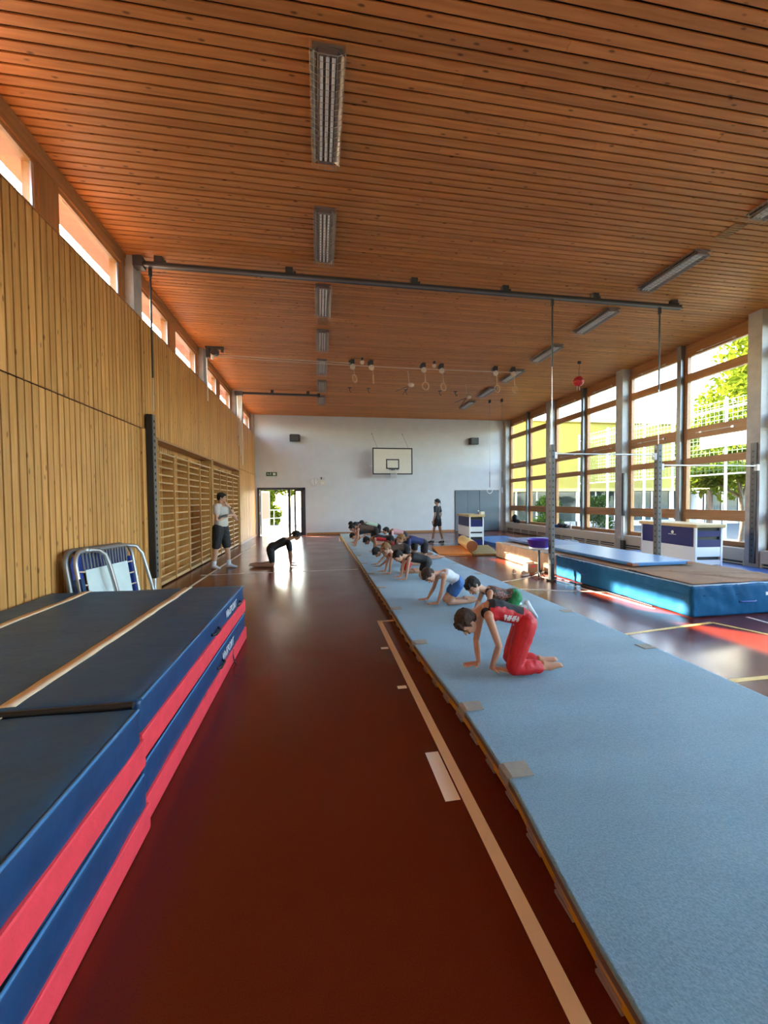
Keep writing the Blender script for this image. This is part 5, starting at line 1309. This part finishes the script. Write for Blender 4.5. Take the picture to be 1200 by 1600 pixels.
def person(label, J, S, group=None):
    """J: joints in the room; S: sizes, clothes, colours"""
    k = S['k']; hk = S.get('hk', k); g = S.get('girth', 1.0)*k; vox = S.get('vox', 0.009)
    for q in list(J):
        if not isinstance(J[q], Vector): J[q] = Vector(J[q])
    org = Vector((J['pelvis'].x, J['pelvis'].y, S.get('floor', TZ)))
    t = thing('person', label, 'person', org, group)
    lat = (J['shR'] - J['shL']).normalized(); latp = (J['hipR'] - J['hipL']).normalized()
    spine = (J['neck'] - J['pelvis']); sp = spine.normalized()
    fr = lat.cross(sp).normalized()
    frp = latp.cross(sp).normalized()
    def torso(mb, e, t0=0.0, t1=1.0):
        prof = [(-0.10, 0.120, 0.085), (0.0, 0.150, 0.108), (0.14, 0.150, 0.112), (0.34, 0.128, 0.094), (0.58, 0.146, 0.106), (0.78, 0.158, 0.108), (0.90, 0.135, 0.088), (1.0, 0.072, 0.060)]
        mids = J.get('belly')
        rings = []
        for (a, w, d) in prof:
            if a < t0 - 0.001 or a > t1 + 0.001: continue
            c = lerp(J['pelvis'], J['neck'], a)
            if mids is not None and 0 < a < 1: c = c + mids*math.sin(math.pi*a)
            s = lerp(latp, lat, max(0, min(1, a))).normalized(); q = lerp(frp, fr, max(0, min(1, a))).normalized()
            rings.append((c, s*(w*g + e), q*(d*g*S.get('depth', 1.0) + e)))
        loft(mb, rings)
    def arm(mb, s, e, f0=0.0, f1=1.0, r=1.0):
        a, b, c = J['sh'+s], J['el'+s], J['wr'+s]
        m1 = min(f1, 0.5)*2
        caps(mb, a, lerp(a, b, m1), 0.047*g*r + e, (0.047 + (0.036-0.047)*m1)*g*r + e)
        if f1 > 0.5:
            m2 = (f1 - 0.5)*2
            mid = lerp(b, c, 0.3*min(1, m2/0.3) if m2 < 0.3 else 0.3)
            caps(mb, b, mid, 0.036*g*r + e, 0.039*g*r + e)
            if m2 > 0.3: caps(mb, mid, lerp(b, c, m2), 0.039*g*r + e, (0.039 + (0.025-0.039)*m2)*g*r + e)
    def leg(mb, s, e, f1=1.0, r=1.0):
        a, b, c = J['hip'+s], J['kn'+s], J['an'+s]
        m1 = min(f1, 0.5)*2
        caps(mb, a, lerp(a, b, m1), 0.084*g*r + e, (0.084 + (0.055-0.084)*m1)*g*r + e, 12)
        if f1 > 0.5:
            m2 = (f1 - 0.5)*2; bk = J.get('calf', Vector((0, 0, 0)))
            mid = lerp(b, c, 0.32) + bk
            caps(mb, b, mid, 0.053*g*r + e, 0.055*g*r + e, 12)
            if m2 > 0.32: caps(mb, mid, lerp(b, c, m2), 0.055*g*r + e, (0.055 + (0.036-0.055)*m2)*g*r + e, 12)
    # ---- body: one surface
    mb = MB(); torso(mb, 0.0)
    for s in 'LR':
        arm(mb, s, 0.0); leg(mb, s, 0.0)
        caps(mb, lerp(J['neck'], J['pelvis'], 0.12), J['sh'+s], 0.060*g, 0.052*g)
        caps(mb, lerp(J['pelvis'], J['hip'+s], 0.3), J['hip'+s], 0.10*g, 0.088*g, 12)
        hand(mb, J['wr'+s], J['hd'+s], J['hn'+s], J['ht'+s], hk, S.get('curl', 0.12))
        if 'shoes' not in S: foot(mb, J['an'+s], J['td'+s], J['tu'+s], hk)
    hc = J['head']; hf = J['hf'].normalized(); hu = J['hu']
    caps(mb, lerp(J['neck'], J['pelvis'], 0.04), hc - hf*0.02*hk - (hu - hf*hu.dot(hf)).normalized()*0.03*hk, 0.054*g, 0.050*hk)
    ax = head_shapes(mb, hc, hf, hu, hk)
    body = skinned(mb, 'body', S['skin'], t, vox, org, 3)
    # ---- face details
    r_, f_, u_ = ax
    if S.get('face', True):
        for s in (-1, 1):
            MB().ball(hc - org + u_*0.004*hk + f_*0.0835*hk + r_*s*0.030*hk, (0.013*hk, 0.006*hk, 0.006*hk), sub=2, axes=ax).build('eye', 'eye_dark', t)
            MB().ball(hc - org + u_*0.026*hk + f_*0.088*hk + r_*s*0.030*hk, (0.020*hk, 0.006*hk, 0.004*hk), sub=2, axes=ax).build('eyebrow', S['hair'], t)
        MB().ball(hc - org - u_*0.058*hk + f_*0.086*hk, (0.020*hk, 0.008*hk, 0.006*hk), sub=2, axes=ax).build('mouth', 'lip', t)
    mb = MB(); hair_shapes(mb, hc, ax, hk, S.get('style', 'short'))
    skinned(mb, 'hair', S['hair'], t, vox, org, 2, rough=0.006*hk)
    # ---- clothes
    if S.get('top'):
        mb = MB(); e = S.get('tope', 0.009)
        torso(mb, e, -0.12 if not S.get('bottom') else -0.02, 0.92)
        if S['topcut'] == 'tank':
            for s in 'LR':
                a = lerp(J['neck'], J['sh'+s], 0.55); caps(mb, lerp(a, J['pelvis'], 0.02), lerp(a, J['pelvis'], 0.2), 0.050*g + e, 0.06*g + e)
        else:
            for s in 'LR':
                caps(mb, lerp(J['neck'], J['pelvis'], 0.13), J['sh'+s], 0.062*g + e, 0.056*g + e)
                arm(mb, s, e + 0.006, 0, S.get('sleeve', 0.3), 1.05)
        skinned(mb, S.get('topname', 'tank_top'), S['top'], t, vox, org, 5, paint=S.get('toppaint'), wrinkle=0.0035)
    if S.get('bottom'):
        mb = MB(); e = S.get('bote', 0.013)
        torso(mb, e, -0.12, 0.2)
        for s in 'LR':
            caps(mb, lerp(J['pelvis'], J['hip'+s], 0.3), J['hip'+s], 0.10*g + e, 0.088*g + e, 12)
            leg(mb, s, e + S.get('flare', 0.0), S['botlen'], 1.04)
        skinned(mb, S.get('botname', 'shorts'), S['bottom'], t, vox, org, 5, wrinkle=0.0055)
    if 'shoes' in S:
        for s in 'LR':
            mb = MB(); d = J['td'+s].normalized(); up = (J['tu'+s] - d*J['tu'+s].dot(d)).normalized(); l = d.cross(up); A = J['an'+s]
            h0 = A - d*0.045*hk - up*0.028*hk
            loft(mb, [(h0 - d*0.02*hk, l*0.022*hk, up*0.022*hk), (h0, l*0.037*hk, up*0.042*hk), (A + d*0.03*hk - up*0.018*hk, l*0.041*hk, up*0.048*hk), (A + d*0.10*hk - up*0.035*hk, l*0.047*hk, up*0.030*hk), (A + d*0.165*hk - up*0.043*hk, l*0.043*hk, up*0.022*hk), (A + d*0.195*hk - up*0.047*hk, l*0.022*hk, up*0.014*hk)], 14)
            sh_ = skinned(mb, 'shoe', S['shoes'], t, min(vox, 0.008), org, 2)
            if S.get('socks'):
                mb = MB(); caps(mb, A - up*0.01*hk, lerp(A, J['kn'+s], S.get('sockh', 0.25)), 0.046*g, 0.048*g, 12); skinned(mb, 'sock', S['socks'], t, min(vox, 0.008), org, 2)
    bpy.context.view_layer.update()
    lows = sorted((min(w.co.z for w in c_.data.vertices) + org.z, c_.name) for c_ in t.children if c_.type == 'MESH')
    t.location.z += S.get('floor', TZ) + 0.004 - lows[0][0]
    if DEBUG: print('LOW', label[:40], [(round(a - S.get('floor', TZ), 3), b) for a, b in lows[:3]])
    return t, body

Z = V(0, 0, 1)
def px(u, v, y): return on_y(u, v, y)
# ---------------------------------------------------------------- kneeling child from joints or from a plain pose
def quad(xk, y, s, heading=math.pi, z0=TZ, **kw):
    """child on hands and knees; xk, y = middle between the knees; heading 0 = +X"""
    c, sn = math.cos(heading), math.sin(heading)
    def P(f, l, z): return V(xk + (f*c - l*sn)*s, y + (f*sn + l*c)*s, z0 + z*s)
    def D(f, l, z): return V(f*c - l*sn, f*sn + l*c, z)
    hx = kw.get('reach', 0.50); hz = kw.get('hipz', 0.37); hip = kw.get('hipx', -0.02); sz = kw.get('shz', 0.44); sx = kw.get('shx', 0.44); hd = kw.get('head', (0.60, 0.0, 0.50)); bend = kw.get('bend', 0.03)
    kx = kw.get('kneex', 0.0); kz = 0.055; fx_ = kw.get('footx', -0.36); fz = 0.04; ex = kw.get('elbz', None)
    J = dict(pelvis=P(hip, 0, hz + 0.03), neck=P(sx + 0.03, 0, sz + 0.05), head=P(*hd), hf=D(*kw.get('face', (0.55, 0.0, -0.85))), hu=D(*kw.get('crown', (0.85, 0, 0.5))))
    for q, l in (('L', 1), ('R', -1)):
        J['sh'+q] = P(sx, l*0.135, sz); J['hip'+q] = P(hip, l*0.085, hz); J['kn'+q] = P(kx, l*0.10, kz); J['an'+q] = P(fx_, l*0.085, fz + 0.01)
        J['wr'+q] = P(hx, l*0.15, 0.035); J['el'+q] = P((sx + hx)/2 - bend, l*(0.15 + bend*0.6), (sz + 0.03)/2)
        if ex: J['el'+q] = P(sx - 0.06, l*0.24, ex)
        J['hd'+q] = D(1, -l*0.1, 0); J['hn'+q] = -Z; J['ht'+q] = D(0, -l, 0); J['td'+q] = D(-1, 0, -0.15); J['tu'+q] = D(0.1, 0, -1)
    J['belly'] = D(0, 0, kw.get('sag', 0.02))*s
    return J
def plank(xf, y, s, length=1.15, heading=math.pi, z0=TZ, **kw):
    """straight support: feet at xf, straight body, straight arms"""
    return quad(xf, y, s, heading, z0, kneex=0.42, hipx=0.62, hipz=kw.get('hipz', 0.30), shx=1.05, shz=kw.get('shz', 0.40), reach=1.06, footx=0.04, head=kw.get('head', (1.24, 0, 0.44)), face=kw.get('face', (0.5, 0, -0.85)), sag=0.0)

def kid(label, J, skin='skin_light', hair='hair_brown', k=0.74, hk=0.90, style='short', **S):
    for q in ('knL', 'knR'):
        J[q] = Vector(J[q]); J[q].z = max(J[q].z, TZ + 0.058*k + (0.026 if S.get('botlen', 0) > 0.5 else 0.0))
    d = dict(k=k, hk=hk, girth=1.03, skin=skin, hair=hair, style=style, topcut='tank', vox=0.011, floor=TZ); d.update(S)
    return person(label, J, d, 'children kneeling in pairs on the blue track')

# red trousers boy, nearest
Y0 = 3.10; yn, yf = 2.99, 3.23
J = dict(pelvis=px(822, 972, 3.12), neck=px(752, 952, 3.14), head=px(729, 973, 3.09), hf=V(-0.40, -0.22, -0.90), hu=V(-0.88, -0.05, 0.34),
    shL=px(764, 966, 3.0), shR=px(752, 957, 3.28), elL=px(780, 1011, 2.96), elR=px(744, 1001, 3.30), wrL=on_z(768, 1045, TZ + 0.035), wrR=on_z(748, 1037, TZ + 0.035),
    hdL=V(0.75, -0.45, 0), hdR=V(-1, -0.15, 0), hnL=-Z, hnR=-Z, htL=V(-0.4, -0.9, 0), htR=V(0, -1, 0),
    hipL=px(822, 978, 3.03), hipR=px(818, 972, 3.21), knL=px(803, 1046, 2.99), knR=px(797, 1035, 3.20), anL=on_z(853, 1044, TZ + 0.045), anR=on_z(846, 1035, TZ + 0.045),
    tdL=V(1, -0.10, -0.12), tdR=V(1, -0.05, -0.12), tuL=V(0, 0, -1), tuR=V(0, 0, -1), belly=V(0, 0, 0.03))
def to_px(p):
    q = p - EYEPT; x = WX*q.x + WY*q.y + WZ*q.z
    return CXP + FPX*x.x/x.z, CYP + FPX*x.y/x.z
def red_top(c, n):
    if n.y < 0.1:                                     # printed white lettering blocks on the side
        u, v = to_px(c)
        for (u0, v0, w_, h_) in ((788, 962, 23, 9), (783, 973, 20, 8)):
            x = (u - u0)/w_; y = (v - v0 - 3*x)/h_
            if 0 < x < 1 and 0 < y < 1 and ((x*3.2 + y*0.5) % 1.0 < 0.72 or 0.42 < y < 0.6): return 2
    return 1 if (n.z > 0.55 or c.x < 1.37) else 0
rt, rb_ = kid('boy in long red trousers and red-black gym top, nearest on the track', J, 'skin_light', 'hair_brown', k=0.72, hk=0.92, style='fringe', vox=0.0055,
    top=['cloth_red', 'cloth_black', 'cloth_white'], toppaint=red_top, bottom='cloth_red', botlen=0.86, botname='trousers', bote=0.014, flare=0.008, topname='gym_top')
# green shorts boy
J = dict(pelvis=px(804, 938, 4.55), neck=px(758, 929, 4.55), head=px(739, 922, 4.50), hf=V(-0.65, -0.35, -0.65), hu=V(-0.70, 0.1, 0.70),
    shL=px(766, 934, 4.42), shR=px(754, 930, 4.70), elL=px(764, 952, 4.40), elR=px(748, 946, 4.74), wrL=on_z(762, 967, TZ + 0.035), wrR=on_z(742, 960, TZ + 0.035),
    hdL=V(-1, 0, 0), hdR=V(-1, 0, 0), hnL=-Z, hnR=-Z, htL=V(0, 1, 0), htR=V(0, -1, 0),
    hipL=px(806, 941, 4.46), hipR=px(802, 937, 4.63), knL=px(795, 966, 4.44), knR=px(791, 959, 4.64), anL=V(2.46, 4.42, TZ + 0.10), anR=V(2.43, 4.62, TZ + 0.10),
    tdL=V(0.35, -0.25, -0.75), tdR=V(0.35, 0, -0.75), tuL=V(-0.85, 0, -0.5), tuR=V(-0.85, 0, -0.5), belly=V(0, 0, -0.02))
kid('boy in green shorts and patterned brown top, white shoes, second on the track', J, 'skin_light', 'hair_black', k=0.70, hk=0.94, vox=0.008, style='fringe', top='cloth_camo', bottom='cloth_green', botlen=0.28, shoes='cloth_white', socks='cloth_white')

# white top, blue shorts
J = dict(pelvis=px(716, 910, 5.25), neck=px(689, 895, 5.22), head=px(670, 899, 5.16), hf=V(-0.25, -0.45, -0.85), hu=V(-0.90, -0.1, 0.35),
    shL=px(694, 901, 5.10), shR=px(684, 898, 5.38), elL=px(690, 923, 5.10), elR=px(678, 918, 5.42), wrL=on_z(684, 943, TZ + 0.035), wrR=on_z(668, 936, TZ + 0.035),
    hdL=V(-1, 0.1, 0), hdR=V(-1, 0, 0), hnL=-Z, hnR=-Z, htL=V(0, 1, 0), htR=V(0, -1, 0),
    hipL=px(716, 914, 5.17), hipR=px(713, 911, 5.34), knL=px(701, 941, 5.15), knR=px(695, 937, 5.36), anL=on_z(733, 940, TZ + 0.04), anR=on_z(728, 936, TZ + 0.04),
    tdL=V(1, 0, -0.1), tdR=V(1, 0, -0.1), tuL=V(0, 0, -1), tuR=V(0, 0, -1), belly=V(0, 0, 0.02))
kid('boy in white gym top and blue shorts, third on the track', J, 'skin_light', 'hair_brown', k=0.70, hk=0.92, vox=0.008, top=['cloth_white', 'cloth_navy'], toppaint=lambda c, n: 1 if c.x < 1.60 else 0, bottom='cloth_blue', botlen=0.24, topname='gym_top')

# black outfit, hips high
J = dict(pelvis=px(668, 878, 7.05), neck=px(637, 870, 7.0), head=px(622, 869, 6.92), hf=V(-0.55, -0.15, -0.8), hu=V(-0.8, 0, 0.55),
    shL=px(639, 874, 6.88), shR=px(633, 872, 7.14), elL=px(637, 888, 6.86), elR=px(629, 886, 7.18), wrL=on_z(634, 905, TZ + 0.035), wrR=on_z(627, 901, TZ + 0.035),
    hdL=V(-1, 0, 0), hdR=V(-1, 0, 0), hnL=-Z, hnR=-Z, htL=V(0, 1, 0), htR=V(0, -1, 0),
    hipL=px(667, 881, 6.97), hipR=px(665, 879, 7.14), knL=px(660, 903, 6.96), knR=px(657, 900, 7.16), anL=on_z(684, 903, TZ + 0.04), anR=on_z(681, 900, TZ + 0.04),
    tdL=V(1, 0, -0.1), tdR=V(1, 0, -0.1), tuL=V(0, 0, -1), tuR=V(0, 0, -1), belly=V(0, 0, 0.02))
kid('boy all in black behind the white and blue boy', J, 'skin_light', 'hair_black', k=0.76, hk=0.94, vox=0.010, top='cloth_black', bottom='cloth_black', botlen=0.26)

# light hair, orange top, red shorts
J = dict(pelvis=px(637, 880, 7.72), neck=px(613, 866, 7.65), head=px(603, 857, 7.56), hf=V(-0.75, -0.2, -0.6), hu=V(-0.6, 0, 0.75),
    shL=px(613, 869, 7.54), shR=px(608, 867, 7.80), elL=px(610, 882, 7.52), elR=px(605, 879, 7.83), wrL=on_z(609, 896, TZ + 0.035), wrR=on_z(602, 892, TZ + 0.035),
    hdL=V(-1, 0, 0), hdR=V(-1, 0, 0), hnL=-Z, hnR=-Z, htL=V(0, 1, 0), htR=V(0, -1, 0),
    hipL=px(637, 882, 7.63), hipR=px(635, 881, 7.80), knL=px(630, 896, 7.62), knR=px(628, 893, 7.82), anL=on_z(650, 894, TZ + 0.04), anR=on_z(647, 891, TZ + 0.04),
    tdL=V(1, 0, -0.1), tdR=V(1, 0, -0.1), tuL=V(0, 0, -1), tuR=V(0, 0, -1), belly=V(0, 0, 0.02))
kid('fair haired child in orange top and red shorts, leading arm straight', J, 'skin_light', 'hair_blond', k=0.74, hk=0.98, vox=0.010, top='cloth_orange', bottom='cloth_red', botlen=0.26)

def kid_at(label, u, v, y, s=1.0, f=0.60, **kw):
    """plain kneeling child whose head is seen at (u, v) when it kneels at depth y"""
    S = kw.pop('S'); p = px(u, v, y); hz = (p.z - TZ)/s
    sz = kw.pop('shz', hz - 0.05)
    return kid(label, quad(p.x + f*s, y, s, head=(f, 0, hz), shz=sz, shx=f - 0.16, reach=kw.pop('reach', f - 0.08), **kw), hk=1.0, vox=0.012, face=False, bottom=S.pop('bottom', 'cloth_black'), botlen=S.pop('botlen', 0.26), **S)
kid_at('black haired child with head bent low left of the fair haired child', 589, 862, 8.6, 1.0, 0.64, shz=0.30, elbz=0.2, face=(0.3, 0, -0.95), reach=0.60, S=dict(skin='skin_mid', hair='hair_black', top='cloth_brown'))
kid_at('fair haired child in navy top and black shorts, head raised', 627, 841, 9.4, 1.0, 0.56, face=(0.9, 0.1, -0.35), crown=(0.2, 0, 1), S=dict(skin='skin_light', hair='hair_blond', top='cloth_navy', topcut='tee', sleeve=0.2))
kid_at('dark haired child in brown top beside the navy dressed child', 610, 843, 10.0, 1.0, 0.62, face=(0.8, 0, -0.5), crown=(0.3, 0, 0.9), S=dict(skin='skin_tan', hair='hair_black', top='cloth_brown'))
kid('child in red and black leggings holding a straight plank', plank(2.56, 10.83, 1.02, hipz=0.34, shz=0.38, head=(1.26, 0, 0.34)), 'skin_mid', 'hair_black', k=0.76, hk=0.98, vox=0.012, top=['cloth_red', 'cloth_black'], toppaint=lambda c, n: 1 if n.z > 0.35 else 0, bottom='cloth_red', botlen=0.85, botname='leggings', face=False)
kid_at('dark haired child in pink and black top looking up, beside the plank', 603, 829, 12.0, 1.0, 0.56, face=(0.95, 0, -0.2), crown=(0.1, 0, 1), S=dict(skin='skin_light', hair='hair_black', top=['cloth_pink', 'cloth_black'], toppaint=lambda c, n: 1 if n.x < -0.3 else 0, topcut='tee', sleeve=0.25))
kid_at('child in dark brown top with straight arms at the front of the far group', 550, 824, 12.6, 1.12, 0.66, hipz=0.44, face=(0.7, 0, -0.6), crown=(0.5, 0, 0.8), S=dict(skin='skin_light', hair='hair_black', k=0.80, top='cloth_brown'))
kid_at('child bent down low at the front of the far group', 551, 837, 13.5, 1.05, 0.66, shz=0.30, elbz=0.2, face=(0.3, 0, -0.95), reach=0.62, S=dict(skin='skin_mid', hair='hair_black', top='cloth_black'))
kid_at('dark haired child in the far group, left hand one of the two behind', 555, 820, 14.4, 1.05, 0.62, face=(0.8, 0, -0.5), crown=(0.3, 0, 0.9), S=dict(skin='skin_light', hair='hair_black', top='cloth_black'))
kid_at('dark haired child at the very end of the track', 548, 818.5, 16.5, 1.1, 0.62, face=(0.8, 0, -0.5), crown=(0.3, 0, 0.9), S=dict(skin='skin_mid', hair='hair_black', top='cloth_navy'))
kid_at('child in pale mint shirt in the far group', 565, 817, 15.4, 1.1, 0.60, face=(0.9, 0, -0.35), crown=(0.1, 0, 1), S=dict(skin='skin_light', hair='hair_black', top='cloth_mint', topcut='tee', sleeve=0.3))

# ---------------------------------------------------------------- grown-up kneeling on the left, facing right
yp = 9.95
J = dict(pelvis=px(424, 855, yp), neck=px(450, 842, yp), head=px(464, 836, yp - 0.02), hf=V(0.85, -0.1, -0.5), hu=V(0.45, 0, 0.9),
    shL=px(450, 846, yp + 0.17), shR=px(452, 848, yp - 0.17), elL=px(452, 864, yp + 0.20), elR=px(455, 866, yp - 0.19), wrL=V(-0.74, yp + 0.2, 0.045), wrR=V(-0.70, yp - 0.19, 0.045),
    hdL=V(1, 0.1, 0), hdR=V(1, -0.1, 0), hnL=-Z, hnR=-Z, htL=V(0, -1, 0), htR=V(0, 1, 0),
    hipL=px(422, 859, yp + 0.10), hipR=px(423, 860, yp - 0.10), knL=V(-1.17, yp + 0.12, 0.07), knR=V(-1.14, yp - 0.12, 0.07), anL=V(-1.55, yp + 0.11, 0.055), anR=V(-1.53, yp - 0.11, 0.055),
    tdL=V(-1, 0, -0.15), tdR=V(-1, 0, -0.15), tuL=V(0.1, 0, -1), tuR=V(0.1, 0, -1), belly=V(0, 0, 0.0))
person('person in black kneeling on all fours on the bare floor left of the track', J, dict(k=0.93, hk=1.0, girth=1.0, skin='skin_tan', hair='hair_black', style='tail', topcut='tee', sleeve=0.28, top='cloth_black', topname='t_shirt', bottom='cloth_black', botlen=0.36, vox=0.010, floor=0.0))

# ---------------------------------------------------------------- standing people
def standing(x, y, h, ang, z0=0.0, stance=0.10, stride=0.0, **kw):
    c, sn = math.cos(ang), math.sin(ang)
    def P(f, l, z): return V(x + f*c - l*sn, y + f*sn + l*c, z0 + z)
    def D(f, l, z): return V(f*c - l*sn, f*sn + l*c, z)
    s = h/1.75
    J = dict(pelvis=P(0, 0, 0.98*s), neck=P(kw.get('lean', 0.0), 0, 1.50*s), head=P(kw.get('lean', 0.0) + 0.02, 0, 1.645*s), hf=D(*kw.get('face', (1, 0, -0.05))), hu=V(0, 0, 1), belly=D(0.02, 0, 0))
    for q, l in (('L', 1), ('R', -1)):
        st = stride if q == 'L' else -stride
        J['sh'+q] = P(0.0 + kw.get('lean', 0), l*0.185*s, 1.43*s); J['hip'+q] = P(0, l*0.09*s, 0.94*s)
        J['kn'+q] = P(st*0.55 + 0.02, l*stance*s, 0.51*s); J['an'+q] = P(st, l*(stance + 0.01)*s, 0.085*s)
        J['el'+q] = P(-0.04*s, l*0.25*s, 1.14*s); J['wr'+q] = P(0.05*s, l*0.25*s, 0.90*s)
        J['hd'+q] = D(0.15, 0, -1); J['hn'+q] = D(0, -l, 0); J['ht'+q] = D(1, 0, 0); J['td'+q] = D(1, l*0.15, -0.05); J['tu'+q] = V(0, 0, 1)
    for q in ('elL', 'elR', 'wrL', 'wrR'):
        if q in kw: J[q] = P(*[a*s for a in kw[q]])
    for q in ('hdL', 'hdR', 'hnL', 'hnR', 'htL', 'htR'):
        if q in kw: J[q] = D(*kw[q])
    return J
J = standing(-2.33, 9.90, 1.80, -0.40, stance=0.11, stride=0.12, lean=0.03, face=(0.92, 0.42, -0.12),
    elR=(0.13, -0.30, 1.15), wrR=(0.27, -0.04, 1.24), hdR=(0.35, 0.9, 0.05), hnR=(-0.5, 0.2, -0.6), htR=(0, 0, 1),
    elL=(0.24, 0.25, 1.13), wrL=(0.20, 0.07, 1.43), hdL=(-0.35, -0.55, 0.75), hnL=(-0.8, -0.4, -0.2), htL=(0, 0.3, 1))
ct, cbdy = person('coach in pale t-shirt and black shorts standing by the wall bars, hand at mouth', J, dict(k=1.04, hk=1.06, girth=1.10, skin='skin_light', hair='hair_black', style='short', topcut='tee', sleeve=0.25, top='cloth_grey', topname='t_shirt', tope=0.016, bottom='cloth_black', botlen=0.46, flare=0.020, shoes='cloth_white', socks='cloth_white', sockh=0.2, vox=0.010, floor=0.0, depth=1.08))
mbk = MB(); caps(mbk, lerp(J['elR'], J['wrR'], 0.1), lerp(J['elR'], J['wrR'], 0.75), 0.0455, 0.038, 12)
skinned(mbk, 'tattoo_sleeve', mat('tattoo', (0.10, 0.075, 0.06), 0.6, var=0.3, vscale=40) and 'tattoo', ct, 0.010, Vector(ct.location), 2)
mbk = MB(); caps(mbk, lerp(J['elL'], J['wrL'], 0.78), lerp(J['elL'], J['wrL'], 0.88), 0.034, 0.033, 12); skinned(mbk, 'wristwatch', 'cloth_black', ct, 0.007, Vector(ct.location), 1)

J = standing(4.29, 14.05, 1.62, 2.35, stance=0.08, stride=0.17, face=(0.8, 0.6, -0.05))
person('woman in black t-shirt and black shorts walking beside the far end of the track', J, dict(k=0.90, hk=0.96, girth=0.98, skin='skin_mid', hair='hair_black', style='tail', topcut='tee', sleeve=0.28, top='cloth_black', topname='t_shirt', bottom='cloth_black', botlen=0.24, flare=0.012, shoes='cloth_black', socks='cloth_white', sockh=0.15, vox=0.011, floor=0.0))

# ================================================================ parts of parts
SUB = {'crash_mat': {'cover': ('piping', 'tan_stripe', 'zip_flap', 'lettering', 'carry_handle'), 'red_band': ('loose_cord',)},
       'landing_mat': {'cover': ('top_piping', 'side_seam', 'carry_handle', 'label_patch')}, 'thin_mat': {'cover': ('leather_corner',)},
       'basketball_backboard': {'board': ('border', 'target_square'), 'hoop': ('net',)}, 'loudspeaker': {'cabinet': ('grille',)}, 'exit_sign': {'plate': ('pictogram',)},
       'wall_clock': {'dial': ('hands', 'hour_marks')}, 'control_box': {'housing': ('dark_window',)}, 'bar_upright': {'post': ('adjusting_holes', 'steel_face')},
       'person': {'body': ('eye', 'eyebrow', 'mouth', 'tattoo_sleeve')}, 'chalk_bowl': {'stand_pole': ('stand_leg',)}, 'sports_bag': {'body': ('strap', 'red_side')},
       'tumbling_track': {'carpet': ('velcro_pad',)}, 'mini_trampoline': {'bed': ('bungee',)}, 'foam_roll': {'end_face': ('spiral_edge',)}, 'ceiling_rail': {'beam': ('lip', 'end_stop')},
       'vault_box': {'side_panel': ('round_emblem', 'emblem_line')}, 'high_bar': {'bar': ('end_fitting',)}, 'backpack': {'body': ('shoulder_strap',)}, 'cardboard_box': {'side': ('red_label',)},
       'ball_fence': {'rail': ('net',)}, 'radiator_cover': {'panel': ('slat',)}}
base = lambda n: n.split('.')[0]
for o in list(scene.objects):
    if o.parent is None and base(o.name) in SUB:
        kids = list(o.children)
        for host, subs in SUB[base(o.name)].items():
            h_ = next((c for c in kids if base(c.name) == host), None)
            if h_ is None: continue
            for c in kids:
                if base(c.name) in subs: c.parent = h_
for o in scene.objects:
    if 'seed' in o.keys(): del o['seed']
